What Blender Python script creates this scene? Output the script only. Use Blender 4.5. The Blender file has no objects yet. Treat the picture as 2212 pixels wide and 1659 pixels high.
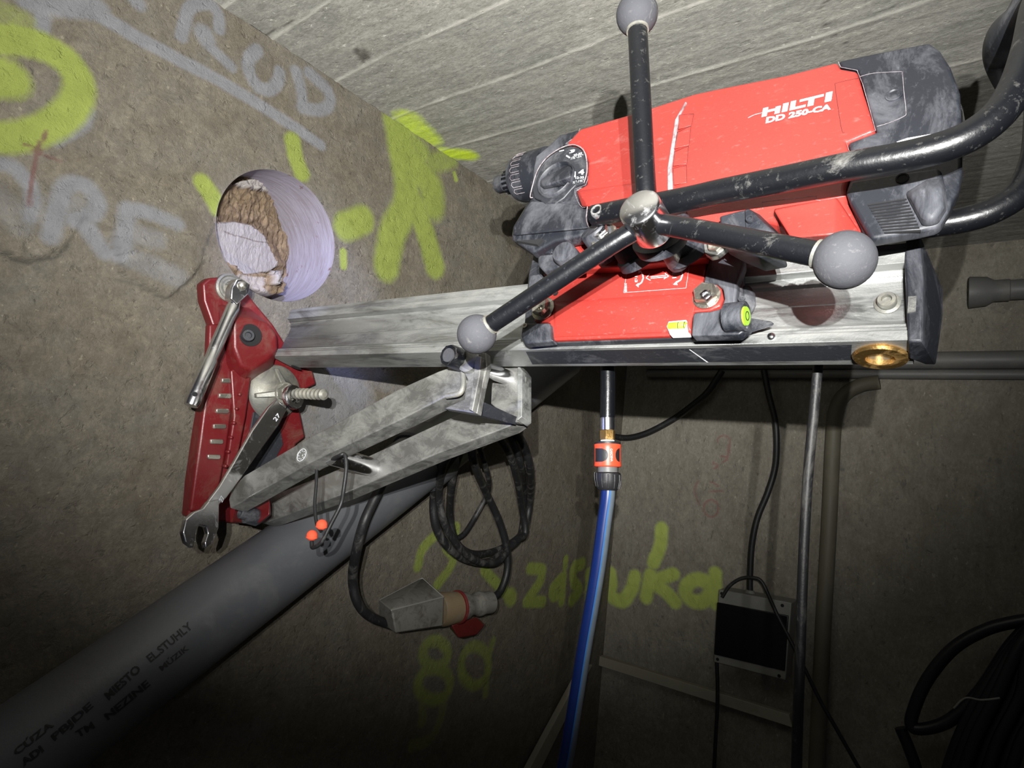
import bpy, bmesh, math, random
import numpy as np
from mathutils import Vector, Matrix, noise
random.seed(7)
sc = bpy.context.scene
col = sc.collection

# ---------------------------------------------------------------- camera
F = 1300.0; CX, CY = 1106.0, 829.5
def nrm(v): v = np.array(v, float); return v / np.linalg.norm(v)
Xc = nrm((1700, 28, -1300))                    # world axes in camera space (right, down, forward)
Nc = np.array((982., 718., 1300.)); Nc = nrm(Nc - Xc * Nc.dot(Xc))
Uc = np.cross(Xc, Nc)
TH = math.radians(15)                          # the stand is turned 15 degrees about the drilling axis
Yc = Nc * math.cos(TH) + Uc * math.sin(TH)
Zc = Uc * math.cos(TH) - Nc * math.sin(TH)
CAM = Vector((0, 0, 1.5))
right = Vector((Xc[0], Yc[0], Zc[0])); up = -Vector((Xc[1], Yc[1], Zc[1])); back = -Vector((Xc[2], Yc[2], Zc[2]))
cd = bpy.data.cameras.new('camera'); cam = bpy.data.objects.new('camera', cd); col.objects.link(cam)
cd.sensor_width = 36; cd.lens = F / 2212 * 36; cd.clip_start = 0.01
m = Matrix.Identity(4)
for i in range(3): m[i][0] = right[i]; m[i][1] = up[i]; m[i][2] = back[i]; m[i][3] = CAM[i]
cam.matrix_world = m; sc.camera = cam

XV = Vector((1, 0, 0)); YV = Vector((0, 1, 0)); ZV = Vector((0, 0, 1))
NV = Vector((0, math.cos(TH), -math.sin(TH)))  # away from the operator, across the rail
UV = Vector((0, math.sin(TH), math.cos(TH)))   # across the rail, towards the ceiling
def ray(px, py):
    c = np.array(((px - CX) / F, (py - CY) / F, 1.0))
    return Vector((Xc.dot(c), Yc.dot(c), Zc.dot(c)))
def on(n, c, px, py):                          # point of plane n.p = c (measured from the camera)
    d = ray(px, py); return d * (c / n.dot(d)) + CAM
def PN(c): return lambda px, py: on(NV, c, px, py)
def PU(c): return lambda px, py: on(UV, c, px, py)
def PX(c): return lambda px, py: on(XV, c, px, py)
def PY(c): return lambda px, py: on(YV, c, px, py)
def depth(p): return (p - CAM).dot(-back)
def pr(p, r): return r * depth(p) / F          # a size in pixels at a point -> metres
WX = -1.32
CEIL = on(XV, WX, 800, 225).z
BY = on(XV, WX, 1370, 604).y

# ---------------------------------------------------------------- light
w = bpy.data.worlds.new('world'); sc.world = w; w.use_nodes = True
w.node_tree.nodes['Background'].inputs[0].default_value = (0.72, 0.78, 1.0, 1)
w.node_tree.nodes['Background'].inputs[1].default_value = 0.03
def spot(name, off, energy, aim, size, blend, rad, colr):
    l = bpy.data.lights.new(name, 'SPOT'); o = bpy.data.objects.new(name, l); col.objects.link(o)
    o.location = CAM + right * off[0] + up * off[1] + back * off[2]
    t = CAM + ray(*aim)
    o.rotation_euler = (t - o.location).to_track_quat('-Z', 'Y').to_euler()
    l.energy = energy; l.spot_size = math.radians(size); l.spot_blend = blend; l.shadow_soft_size = rad; l.color = colr
spot('head_lamp_light', (-0.035, 0.13, 0.25), 170, (1050, 110), 101, 1.0, 0.004, (1.0, 0.99, 0.96))
spot('head_lamp_light', (0.025, 0.13, 0.25), 120, (1050, 110), 101, 1.0, 0.004, (1.0, 0.99, 0.96))
bl = bpy.data.lights.new('hole_lamp_light', 'SPOT'); bo = bpy.data.objects.new('hole_lamp_light', bl); col.objects.link(bo)
bo.location = CAM + Vector((-0.55, 0.25, 0.80)); t_ = on(XV, WX, 640, 600)
bo.rotation_euler = (t_ - bo.location).to_track_quat('-Z', 'Y').to_euler()
bl.energy = 62; bl.spot_size = math.radians(27); bl.spot_blend = 0.7; bl.shadow_soft_size = 0.02; bl.color = (0.5, 0.55, 1.0)
l2 = bpy.data.lights.new('side_lamp_light', 'SPOT'); o2 = bpy.data.objects.new('side_lamp_light', l2); col.objects.link(o2)
o2.location = CAM + Vector((-1.0, 0.10, -0.02)); t2 = on(YV, 0.86, 1330, 900)
o2.rotation_euler = (t2 - o2.location).to_track_quat('-Z', 'Y').to_euler()
l2.energy = 9; l2.spot_size = math.radians(17); l2.spot_blend = 0.5; l2.shadow_soft_size = 0.02; l2.color = (0.22, 0.28, 1.0)
sc.view_settings.view_transform = 'Standard'; sc.view_settings.look = 'None'; sc.view_settings.gamma = 1
sc.view_settings.exposure = 0.0

# ---------------------------------------------------------------- materials
def nt(name):
    mt = bpy.data.materials.new(name); mt.use_nodes = True
    t = mt.node_tree; return mt, t, t.nodes['Principled BSDF'], t.nodes, t.links
def ramp(t, a, b, inp):
    r = t.nodes.new('ShaderNodeMapRange'); r.inputs[1].default_value = a; r.inputs[2].default_value = b
    t.links.new(inp, r.inputs[0]); return r.outputs[0]
def mixc(t, f, a, b):
    x = t.nodes.new('ShaderNodeMix'); x.data_type = 'RGBA'
    for s, v in ((0, f), (6, a), (7, b)):
        if isinstance(v, (int, float)): x.inputs[s].default_value = v
        elif isinstance(v, tuple): x.inputs[s].default_value = (*v, 1) if len(v) == 3 else v
        else: t.links.new(v, x.inputs[s])
    return x.outputs[2]
def mth(t, op, a, b=None):
    x = t.nodes.new('ShaderNodeMath'); x.operation = op
    for s, v in ((0, a), (1, b)):
        if v is None: continue
        if isinstance(v, (int, float)): x.inputs[s].default_value = v
        else: t.links.new(v, x.inputs[s])
    return x.outputs[0]
def nz(t, scale, detail=6, rough=0.6, stretch=(1, 1, 1), dist=0.0, rot=(0, 0, 0)):
    tc = t.nodes.new('ShaderNodeTexCoord'); mp = t.nodes.new('ShaderNodeMapping')
    mp.inputs['Scale'].default_value = stretch; mp.inputs['Rotation'].default_value = rot
    n = t.nodes.new('ShaderNodeTexNoise'); n.inputs['Scale'].default_value = scale
    n.inputs['Detail'].default_value = detail; n.inputs['Roughness'].default_value = rough; n.inputs['Distortion'].default_value = dist
    t.links.new(tc.outputs['Object'], mp.inputs[0]); t.links.new(mp.outputs[0], n.inputs['Vector']); return n.outputs[0]
def bump(t, b, h, dist, strength=1.0):
    x = t.nodes.new('ShaderNodeBump'); x.inputs['Distance'].default_value = dist; x.inputs['Strength'].default_value = strength
    t.links.new(h, x.inputs['Height']); t.links.new(x.outputs[0], b.inputs['Normal'])
def scuff(name, c, dust=(0.5, 0.5, 0.5), lo=0.55, hi=0.75, rough=0.5, metal=0.0, scale=18, stretch=(1, 1, 1), bmp=0.0003, fine=0.6, spec=0.5, maxd=1.0):
    mt, t, b, N, L = nt(name)
    a = ramp(t, lo, hi, nz(t, scale, 9, 0.72, stretch, 0.6))
    s = ramp(t, 0.60, 0.74, nz(t, scale * 9, 4, 0.7, stretch))
    k = mth(t, 'MINIMUM', mth(t, 'ADD', mth(t, 'MULTIPLY', a, maxd), mth(t, 'MULTIPLY', s, fine * 0.5)), 1.0)
    tone = ramp(t, 0.3, 0.7, nz(t, scale * 0.25, 3))
    cc = mixc(t, tone, tuple(v * 0.82 for v in c), tuple(min(1, v * 1.12) for v in c))
    L.new(mixc(t, k, cc, dust), b.inputs['Base Color'])
    rr = t.nodes.new('ShaderNodeMapRange'); rr.inputs[3].default_value = rough; rr.inputs[4].default_value = min(1, rough + 0.3)
    L.new(k, rr.inputs[0]); L.new(rr.outputs[0], b.inputs['Roughness'])
    if metal: L.new(mth(t, 'MULTIPLY', mth(t, 'SUBTRACT', 1.0, k), metal), b.inputs['Metallic'])
    b.inputs['Specular IOR Level'].default_value = spec
    if bmp: bump(t, b, nz(t, scale * 12, 3), bmp)
    return mt
def plain(name, c, rough=0.5, metal=0.0, spec=0.5):
    mt, t, b, N, L = nt(name)
    n = nz(t, 60, 4); L.new(mixc(t, ramp(t, 0.3, 0.7, n), tuple(v * 0.9 for v in c), tuple(min(1, v * 1.05) for v in c)), b.inputs['Base Color'])
    b.inputs['Roughness'].default_value = rough; b.inputs['Metallic'].default_value = metal; b.inputs['Specular IOR Level'].default_value = spec
    return mt
M = {}
M['red'] = scuff('red_plastic', (0.36, 0.033, 0.026), (0.46, 0.25, 0.23), 0.60, 0.80, 0.38, scale=16, stretch=(0.7, 1, 1.6), fine=0.45, maxd=0.5)
M['red_paint'] = scuff('red_cast_paint', (0.125, 0.008, 0.010), (0.13, 0.085, 0.06), 0.50, 0.76, 0.38, scale=14, fine=0.4, maxd=0.7)
M['black'] = scuff('black_plastic', (0.012, 0.0135, 0.019), (0.19, 0.195, 0.22), 0.46, 0.80, 0.5, scale=12, stretch=(1.5, 1, 0.7), fine=0.35, maxd=0.65)
M['dark'] = scuff('black_rubbery_plastic', (0.022, 0.024, 0.03), (0.22, 0.22, 0.23), 0.52, 0.85, 0.5, scale=16, fine=0.35, maxd=0.7)
M['tube'] = scuff('black_coated_steel', (0.004, 0.0045, 0.006), (0.14, 0.15, 0.17), 0.60, 0.76, 0.30, scale=12, stretch=(1, 1, 1), fine=0.35, maxd=0.6)
M['tube_worn'] = scuff('worn_black_coated_steel', (0.004, 0.0045, 0.006), (0.26, 0.255, 0.235), 0.56, 0.76, 0.34, scale=15, fine=0.3, maxd=0.7)
M['knob'] = scuff('dusty_black_ball', (0.050, 0.051, 0.058), (0.24, 0.235, 0.21), 0.56, 0.74, 0.8, scale=22, fine=0.4, maxd=0.7, spec=0.25)
M['alu'] = scuff('dirty_aluminium', (0.36, 0.37, 0.365), (0.22, 0.22, 0.205), 0.40, 0.70, 0.32, 0.85, scale=30, stretch=(0.22, 1, 1), fine=0.9, maxd=0.85)
M['alu_dull'] = scuff('dull_aluminium', (0.24, 0.24, 0.228), (0.20, 0.20, 0.185), 0.42, 0.72, 0.40, 0.75, scale=32, stretch=(0.6, 1, 1), fine=0.9, maxd=0.85)
M['chrome'] = scuff('chrome', (0.78, 0.78, 0.80), (0.40, 0.39, 0.36), 0.56, 0.8, 0.22, 1.0, scale=20, fine=0.2, bmp=0.00005, maxd=0.5)
M['steel'] = scuff('greasy_steel', (0.44, 0.42, 0.36), (0.22, 0.20, 0.16), 0.5, 0.75, 0.3, 0.9, scale=30, fine=0.3)
M['zinc'] = scuff('cast_zinc', (0.20, 0.20, 0.18), (0.28, 0.26, 0.20), 0.45, 0.75, 0.45, 0.5, scale=20, fine=0.3)
M['brass'] = scuff('brass', (0.62, 0.38, 0.13), (0.25, 0.15, 0.06), 0.5, 0.8, 0.3, 0.95, scale=30, fine=0.3)
M['white'] = plain('white_print', (0.82, 0.83, 0.86), 0.5)
M['grey_print'] = plain('grey_print', (0.45, 0.47, 0.5), 0.5)
M['ink'] = plain('black_ink', (0.012, 0.012, 0.012), 0.7)
M['void'] = plain('dark_recess', (0.008, 0.008, 0.009), 0.9)
M['dust_line'] = scuff('white_dust_line', (0.10, 0.065, 0.07), (0.32, 0.29, 0.30), 0.35, 0.6, 0.8, scale=60)
M['pipe'] = scuff('grey_pvc', (0.085, 0.088, 0.096), (0.15, 0.15, 0.14), 0.55, 0.8, 0.38, scale=8, stretch=(1, 1, 1), fine=0.3, maxd=0.6)
M['pipe2'] = scuff('small_grey_pvc', (0.14, 0.14, 0.135), (0.2, 0.19, 0.17), 0.5, 0.8, 0.5, scale=10)
M['conduit'] = scuff('olive_grey_conduit', (0.13, 0.118, 0.085), (0.18, 0.16, 0.12), 0.5, 0.8, 0.6, scale=10)
M['cable'] = scuff('dusty_black_cable', (0.013, 0.013, 0.014), (0.20, 0.195, 0.18), 0.52, 0.74, 0.5, scale=22, stretch=(1, 1, 0.35), fine=0.5, maxd=0.6)
M['cable_clean'] = scuff('black_cable', (0.014, 0.014, 0.015), (0.1, 0.1, 0.1), 0.55, 0.8, 0.5, scale=14)
M['box'] = scuff('light_grey_plastic', (0.22, 0.22, 0.20), (0.3, 0.28, 0.25), 0.5, 0.8, 0.5, scale=8)
M['plug'] = scuff('dirty_white_plastic', (0.17, 0.163, 0.142), (0.08, 0.072, 0.06), 0.48, 0.66, 0.6, scale=34)
M['plug2'] = scuff('tan_plastic', (0.19, 0.14, 0.08), (0.2, 0.18, 0.15), 0.5, 0.8, 0.6, scale=22)
M['plug_red'] = scuff('dark_red_plastic', (0.13, 0.014, 0.012), (0.2, 0.1, 0.1), 0.6, 0.8, 0.5, scale=22)
M['smoke'] = plain('smoked_cover', (0.006, 0.006, 0.008), 0.25)
M['foam'] = plain('orange_foam', (0.95, 0.10, 0.04), 0.8)
M['orange'] = plain('orange_red_plastic', (0.85, 0.075, 0.03), 0.4)
M['duct'] = scuff('cream_duct', (0.34, 0.32, 0.25), (0.3, 0.28, 0.2), 0.55, 0.8, 0.6, scale=8)
M['vial'] = plain('yellow_green_vial', (0.26, 0.48, 0.03), 0.2)
M['bubble'] = plain('vial_bubble', (0.30, 0.55, 0.08), 0.15)
M['hose'] = plain('blue_hose', (0.006, 0.020, 0.12), 0.32)
M['hose_grey'] = plain('grey_hose_stripe', (0.12, 0.145, 0.17), 0.35)
M['hose_light'] = plain('light_blue_hose_stripe', (0.03, 0.15, 0.42), 0.3)
M['hose_black'] = plain('dark_hose', (0.010, 0.011, 0.018), 0.4)

def masonry(name, c1, c2, c3, stretch=(1, 1, 1), bscale=1.0, pits=0.5, veins=0.5):
    mt, t, b, N, L = nt(name)
    big = ramp(t, 0.40, 0.60, nz(t, 4.5, 8, 0.72, stretch, 0.9))
    mid = ramp(t, 0.40, 0.62, nz(t, 20, 9, 0.78, stretch, 0.8))
    fin = ramp(t, 0.38, 0.66, nz(t, 120, 6, 0.8, stretch))
    c = mixc(t, big, c1, c2); c = mixc(t, mth(t, 'MULTIPLY', mid, 0.7), c, c3)
    c = mixc(t, mth(t, 'MULTIPLY', fin, 0.68), c, tuple(v * 0.45 for v in c1))
    pit = ramp(t, 0.64, 0.70, nz(t, 55, 4, 0.6, stretch, 0.5))
    c = mixc(t, mth(t, 'MULTIPLY', pit, pits), c, tuple(v * 0.22 for v in c1))
    fleck = ramp(t, 0.66, 0.70, nz(t, 90, 3, 0.6, stretch, 0.3)); c = mixc(t, mth(t, 'MULTIPLY', fleck, 0.55), c, tuple(min(1, v * 1.5) for v in c3))
    vn = nz(t, 9, 6, 0.65, stretch, 1.2); vv = mth(t, 'ABSOLUTE', mth(t, 'SUBTRACT', vn, 0.5)); gate = ramp(t, 0.52, 0.60, nz(t, 4, 3, 0.5, (1.3, 1.1, 0.9)))
    c = mixc(t, mth(t, 'MULTIPLY', mth(t, 'MULTIPLY', ramp(t, 0.007, 0.0, vv), gate), veins), c, tuple(v * 0.15 for v in c1))
    at = N.new('ShaderNodeAttribute'); at.attribute_name = 'paint'
    sp = N.new('ShaderNodeSeparateColor'); L.new(at.outputs['Color'], sp.inputs[0])
    grain = nz(t, 130, 4, 0.8); g2 = nz(t, 30, 5, 0.7)
    def masked(v, gain=0.5):
        s = mth(t, 'ADD', v, mth(t, 'MULTIPLY', mth(t, 'SUBTRACT', grain, 0.5), gain))
        s = mth(t, 'ADD', s, mth(t, 'MULTIPLY', mth(t, 'SUBTRACT', g2, 0.5), 0.35))
        return mth(t, 'MULTIPLY', ramp(t, 0.16, 0.74, s), ramp(t, 0.02, 0.25, v))
    c = mixc(t, mth(t, 'MULTIPLY', masked(sp.outputs[1]), 0.85), c, (0.62, 0.66, 0.77))
    c = mixc(t, mth(t, 'MULTIPLY', masked(sp.outputs[0]), 0.98), c, (0.78, 1.0, 0.04))
    c = mixc(t, mth(t, 'MULTIPLY', masked(sp.outputs[2], 1.2), 0.8), c, (0.33, 0.05, 0.05))
    at2 = N.new('ShaderNodeAttribute'); at2.attribute_name = 'tone'
    s2 = N.new('ShaderNodeSeparateColor'); L.new(at2.outputs['Color'], s2.inputs[0])
    c = mixc(t, s2.outputs[0], c, (0.035, 0.03, 0.022))      # dark dirt, cracks and the shade painted under the wall ledge
    c = mixc(t, s2.outputs[1], c, (0.62, 0.60, 0.54))      # pale lime
    L.new(c, b.inputs['Base Color']); b.inputs['Roughness'].default_value = 0.92; b.inputs['Specular IOR Level'].default_value = 0.2
    h = mth(t, 'ADD', nz(t, 28, 10, 0.78, stretch, 0.4), mth(t, 'MULTIPLY', ramp(t, 0.58, 0.70, nz(t, 55, 4, 0.6, stretch, 0.5)), -0.25))
    bump(t, b, h, 0.006 * bscale)
    return mt
M['rock'] = masonry('rough_rendered_stone', (0.28, 0.21, 0.12), (0.44, 0.41, 0.335), (0.70, 0.60, 0.43), bscale=2.2)
M['ceil'] = masonry('board_marked_concrete', (0.33, 0.33, 0.295), (0.40, 0.385, 0.34), (0.50, 0.49, 0.44), stretch=(0.65, 1.35, 1), bscale=0.42, pits=0.25, veins=0.15)
M['wall2'] = masonry('stained_concrete', (0.20, 0.16, 0.10), (0.40, 0.37, 0.29), (0.54, 0.49, 0.38), stretch=(1, 1, 0.6), bscale=1.3, pits=0.75)
M['bore'] = None

# ---------------------------------------------------------------- object helpers
def setp(o, label=None, cat=None, group=None, kind=None):
    if label: o['label'] = label
    if cat: o['category'] = cat
    if group: o['group'] = group
    if kind: o['kind'] = kind
    return o
def thing(name, loc, label, cat, group=None):
    o = bpy.data.objects.new(name, None); col.objects.link(o); o.location = loc; o.empty_display_size = 0.02
    return setp(o, label, cat, group)
def worldloc(o):
    v = Vector((0, 0, 0))
    while o: v = v + Vector(o.location); o = o.parent
    return v
def link(name, bm, mats, parent=None, smooth=False, bevel=0.0, seg=2, angle=30, loc=None, label=None):
    bmesh.ops.recalc_face_normals(bm, faces=bm.faces[:])
    if parent is not None: off = worldloc(parent); lo = Vector((0, 0, 0))
    else: off = Vector(loc) if loc is not None else Vector((0, 0, 0)); lo = off
    for v in bm.verts: v.co -= off
    me = bpy.data.meshes.new(name); bm.to_mesh(me); bm.free()
    o = bpy.data.objects.new(name, me); col.objects.link(o); o.location = lo
    if parent is not None: o.parent = parent
    for x in (mats if isinstance(mats, (list, tuple)) else [mats]): me.materials.append(M[x] if isinstance(x, str) else x)
    if bevel:
        md = o.modifiers.new('bevel', 'BEVEL'); md.width = bevel; md.segments = seg; md.limit_method = 'ANGLE'; md.angle_limit = math.radians(angle)
        smooth = True
    if smooth:
        for p in me.polygons: p.use_smooth = True
        try: me.set_sharp_from_angle(angle=math.radians(45 if not bevel else 50))
        except Exception: pass
    if label: o['label'] = label
    return o
def NB(): return bmesh.new()
def prism(bm, pts, vec, top=None, mi=0):
    a = [bm.verts.new(p) for p in pts]; b = [bm.verts.new(q) for q in (top or [p + vec for p in pts])]
    n = len(a); fs = [bm.faces.new(a), bm.faces.new(list(reversed(b)))]
    for i in range(n): fs.append(bm.faces.new((a[i], b[i], b[(i + 1) % n], a[(i + 1) % n])))
    for f in fs: f.material_index = mi
    return fs
def slab(name, parent, plane, px, vec, mat, bevel=0.0, seg=3, label=None, loc=None, taper=None):
    bm = NB(); P_ = [plane(*p) for p in px]
    if taper:                                   # a body that narrows towards its back: (where, scale, shift)
        cen = sum(P_, Vector()) / len(P_); lay = [P_]
        for f_, s_, sh in taper: lay.append([cen + (p - cen) * s_ + vec * f_ + sh for p in P_])
        for a_, b_ in zip(lay[:-1], lay[1:]):
            va_ = [bm.verts.new(p) for p in a_] if a_ is lay[0] else vb_
            vb_ = [bm.verts.new(p) for p in b_]; n = len(va_)
            if a_ is lay[0]: bm.faces.new(va_)
            for i in range(n): bm.faces.new((va_[i], vb_[i], vb_[(i + 1) % n], va_[(i + 1) % n]))
        bm.faces.new(list(reversed(vb_)))
    else: prism(bm, P_, vec)
    return link(name, bm, mat, parent, bevel=bevel, seg=seg, label=label, loc=loc)
def hullo(name, parent, pts, mat, bevel=0.0, seg=2, label=None):
    bm = NB()
    for p in pts: bm.verts.new(p)
    r = bmesh.ops.convex_hull(bm, input=bm.verts[:])
    bmesh.ops.delete(bm, geom=[v for v in bm.verts if not v.link_faces], context='VERTS')
    bmesh.ops.dissolve_limit(bm, angle_limit=0.03, verts=bm.verts[:], edges=bm.edges[:])
    return link(name, bm, mat, parent, bevel=bevel, seg=seg, label=label)
def catmull(P, n=8):
    if len(P) < 3 or n < 2: return P
    Q = [P[0] * 2 - P[1]] + list(P) + [P[-1] * 2 - P[-2]]; out = []
    for i in range(1, len(Q) - 2):
        for k in range(n):
            t = k / n; a, b, c, d = Q[i - 1], Q[i], Q[i + 1], Q[i + 2]
            out.append(0.5 * ((2 * b) + (c - a) * t + (2 * a - 5 * b + 4 * c - d) * t * t + (3 * b - a - 3 * c + d) * t ** 3))
    out.append(P[-1]); return out
def sweep(bm, P, r, seg=16, mi=0, stripes=None, cap=True):
    n = len(P); rs = r if isinstance(r, (list, tuple)) else [r] * n
    if len(rs) != n: rs = [rs[0] + (rs[-1] - rs[0]) * i / (n - 1) for i in range(n)]
    T = [(P[min(i + 1, n - 1)] - P[max(i - 1, 0)]).normalized() for i in range(n)]
    x = T[0].orthogonal().normalized(); rings = []
    for i in range(n):
        x = (x - T[i] * x.dot(T[i])).normalized(); y = T[i].cross(x)
        rings.append([bm.verts.new(P[i] + (x * math.cos(2 * math.pi * k / seg) + y * math.sin(2 * math.pi * k / seg)) * rs[i]) for k in range(seg)])
    for i in range(n - 1):
        for k in range(seg):
            f = bm.faces.new((rings[i][k], rings[i][(k + 1) % seg], rings[i + 1][(k + 1) % seg], rings[i + 1][k]))
            f.material_index = stripes(k) if stripes else mi
    if cap:
        bm.faces.new(list(reversed(rings[0]))).material_index = mi; bm.faces.new(rings[-1]).material_index = mi
def tube(name, parent, P, r, mat, n=8, seg=16, label=None, loc=None):
    bm = NB(); sweep(bm, catmull(P, n), r, seg); return link(name, bm, mat, parent, smooth=True, label=label, loc=loc)
def lathe(bm, c, ax, prof, seg=32, mi=0, ref=None, closed=False):
    ax = ax.normalized(); x = (ref - ax * ref.dot(ax)).normalized() if ref is not None else ax.orthogonal().normalized(); y = ax.cross(x); R = []
    for r, h in prof:
        R.append([bm.verts.new(c + ax * h + (x * math.cos(2 * math.pi * k / seg) + y * math.sin(2 * math.pi * k / seg)) * max(r, 1e-5)) for k in range(seg)])
    for i in range(len(R) - 1 + (1 if closed else 0)):
        a, b = R[i], R[(i + 1) % len(R)]
        for k in range(seg): bm.faces.new((a[k], a[(k + 1) % seg], b[(k + 1) % seg], b[k])).material_index = mi
    if not closed:
        bm.faces.new(list(reversed(R[0]))).material_index = mi; bm.faces.new(R[-1]).material_index = mi
def turned(name, parent, c, ax, prof, mat, seg=32, label=None, ref=None, closed=False, smooth=True, bevel=0):
    bm = NB(); lathe(bm, c, ax, prof, seg, 0, ref, closed); return link(name, bm, mat, parent, smooth=smooth, label=label, bevel=bevel)
def ball(name, parent, c, r, mat, label=None):
    bm = NB(); bmesh.ops.create_uvsphere(bm, u_segments=40, v_segments=24, radius=r)
    for v in bm.verts: v.co += c
    return link(name, bm, mat, parent, smooth=True, label=label)
def bolt(parent, c, ax, r, kind='hex', mat='steel', name='bolt', washer=0, label=None):
    """flange or hex bolt head standing on c, axis towards the viewer"""
    bm = NB()
    if washer: lathe(bm, c, ax, [(washer, 0), (washer, 0.0018), (washer * 0.93, 0.0024), (0, 0.0024)], 28); c = c + ax * 0.0024
    if kind == 'hex':
        lathe(bm, c, ax, [(r * 0.96, 0), (r, r * 0.06), (r, r * 0.66), (r * 0.88, r * 0.8), (r * .5, r * 0.8)], 6)
    else:
        lathe(bm, c, ax, [(r, 0), (r, r * .75), (r * .9, r * .9), (r * .55, r * .9), (r * .5, r * .4), (0, r * .4)], 24)
    return link(name, bm, mat, parent, smooth=True, bevel=0, label=label)

# writing: glyph outlines become thin meshes laid on a surface
def glyphs(text, bold=0.0, res=3):
    cu = bpy.data.curves.new('t', 'FONT'); cu.body = text; cu.offset = bold; cu.resolution_u = res
    ob = bpy.data.objects.new('t', cu); col.objects.link(ob)
    dg = bpy.context.evaluated_depsgraph_get(); dg.update(); me = bpy.data.meshes.new_from_object(ob.evaluated_get(dg))
    V = [(v.co.x, v.co.y) for v in me.vertices]; Fc = [tuple(p.vertices) for p in me.polygons]
    bpy.data.objects.remove(ob); bpy.data.meshes.remove(me)
    xs = [v[0] for v in V]; ys = [v[1] for v in V]; x0, x1, y0, y1 = min(xs), max(xs), min(ys), max(ys)
    return [((a - x0) / (x1 - x0), (b - y0) / (y1 - y0)) for a, b in V], Fc
def write(name, parent, text, quad, plane, mat='white', bold=0.02, label=None, lift=0.0):
    """quad: image corners bottom-left, bottom-right, top-right, top-left of the writing"""
    V, Fc = glyphs(text, bold); bm = NB(); bl_, br_, tr_, tl_ = quad; vs = []
    for u, v in V:
        px = (bl_[0] * (1 - u) + br_[0] * u) * (1 - v) + (tl_[0] * (1 - u) + tr_[0] * u) * v
        py = (bl_[1] * (1 - u) + br_[1] * u) * (1 - v) + (tl_[1] * (1 - u) + tr_[1] * u) * v
        vs.append(bm.verts.new(plane(px, py)))
    for f in Fc:
        try: bm.faces.new([vs[i] for i in f])
        except Exception: pass
    return link(name, bm, mat, parent, label=label)
def polys(name, parent, plist, plane, mat, label=None, vec=None):
    bm = NB()
    for pl in plist:
        pts = [plane(*p) for p in pl]
        if vec is None: bm.faces.new([bm.verts.new(p) for p in pts])
        else: prism(bm, pts, vec)
    return link(name, bm, mat, parent, label=label)

# ================================================================ SETTING
def proj(PW):                                   # world points (n,3) -> pixels, depth
    D = PW - np.array(CAM); Rr = np.array(right); Uu = np.array(up); Ff = -np.array(back)
    z = D @ Ff; z = np.where(z < 0.05, 0.05, z); return CX + F * (D @ Rr) / z, CY - F * (D @ Uu) / z, z
def seg_dist(A, B, pl):                         # distance from grid coordinates to a polyline
    d = np.full(A.shape, 9.0)
    for (x0, y0), (x1, y1) in zip(pl[:-1], pl[1:]):
        dx, dy = x1 - x0, y1 - y0; L2 = dx * dx + dy * dy + 1e-12
        t = np.clip(((A - x0) * dx + (B - y0) * dy) / L2, 0, 1)
        d = np.minimum(d, np.hypot(A - x0 - t * dx, B - y0 - t * dy))
    return d
def paint(A, B, strokes, to2d):
    m_ = np.zeros(A.shape)
    for pts, hw, st in strokes:
        p3 = [to2d(*p) for p in pts]; pl = [q[:2] for q in p3]
        if len(pl) > 2:
            pl = [tuple(v)[:2] for v in catmull([Vector((a, b, 0)) for a, b in pl], 5)]
        r = hw * np.mean([q[2] for q in p3]) / F * 1.15
        d = seg_dist(A, B, pl); m_ = np.maximum(m_, st * np.clip((1.42 - d / r) / 0.85, 0, 1))
    return m_
def ring(cx, cy, rx, ry, a0=0, a1=360, n=14):
    return [(cx + rx * math.cos(math.radians(a0 + (a1 - a0) * i / n)), cy + ry * math.sin(math.radians(a0 + (a1 - a0) * i / n))) for i in range(n + 1)]
def gridmesh(name, us, vs, to3, height, normal, mat, attrs, drop=None, extra=None):
    Ug, Vg = np.meshgrid(us, vs, indexing='ij'); nu, nv = Ug.shape
    if extra: Ug, Vg = extra(Ug, Vg)
    P = to3(Ug, Vg); H = height(Ug, Vg); P = P + H[..., None] * np.array(normal)
    idx = np.arange(nu * nv).reshape(nu, nv)
    q = np.stack([idx[:-1, :-1], idx[1:, :-1], idx[1:, 1:], idx[:-1, 1:]], -1).reshape(-1, 4)
    if drop is not None:
        uc = Ug.reshape(-1)[q].mean(1); vc = Vg.reshape(-1)[q].mean(1); q = q[~drop(uc, vc)]
    a, b, c = (P.reshape(-1, 3)[q[:, i]] for i in range(3)); fn = np.cross(b - a, c - a).sum(0)
    if fn.dot(np.array(normal)) < 0: q = q[:, ::-1]
    me = bpy.data.meshes.new(name); me.from_pydata(P.reshape(-1, 3).tolist(), [], q.tolist())
    for an, arr in attrs(Ug, Vg).items():
        ca = me.color_attributes.new(an, 'FLOAT_COLOR', 'POINT')
        full = np.zeros((nu * nv, 4)); full[:, 3] = 1
        for i, x in enumerate(arr): full[:, i] = x.reshape(-1)
        ca.data.foreach_set('color', full.reshape(-1))
    o = bpy.data.objects.new(name, me); col.objects.link(o); me.materials.append(mat)
    for p in me.polygons: p.use_smooth = True
    o['kind'] = 'structure'; return o
def fbm(A, B, s, oc=4, seed=0.0):
    out = np.empty(A.size); a = A.reshape(-1) * s; b = B.reshape(-1) * s
    f = noise.fractal
    for i in range(A.size): out[i] = f((a[i], b[i], seed), 0.9, 2.1, oc)
    return out.reshape(A.shape)

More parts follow.
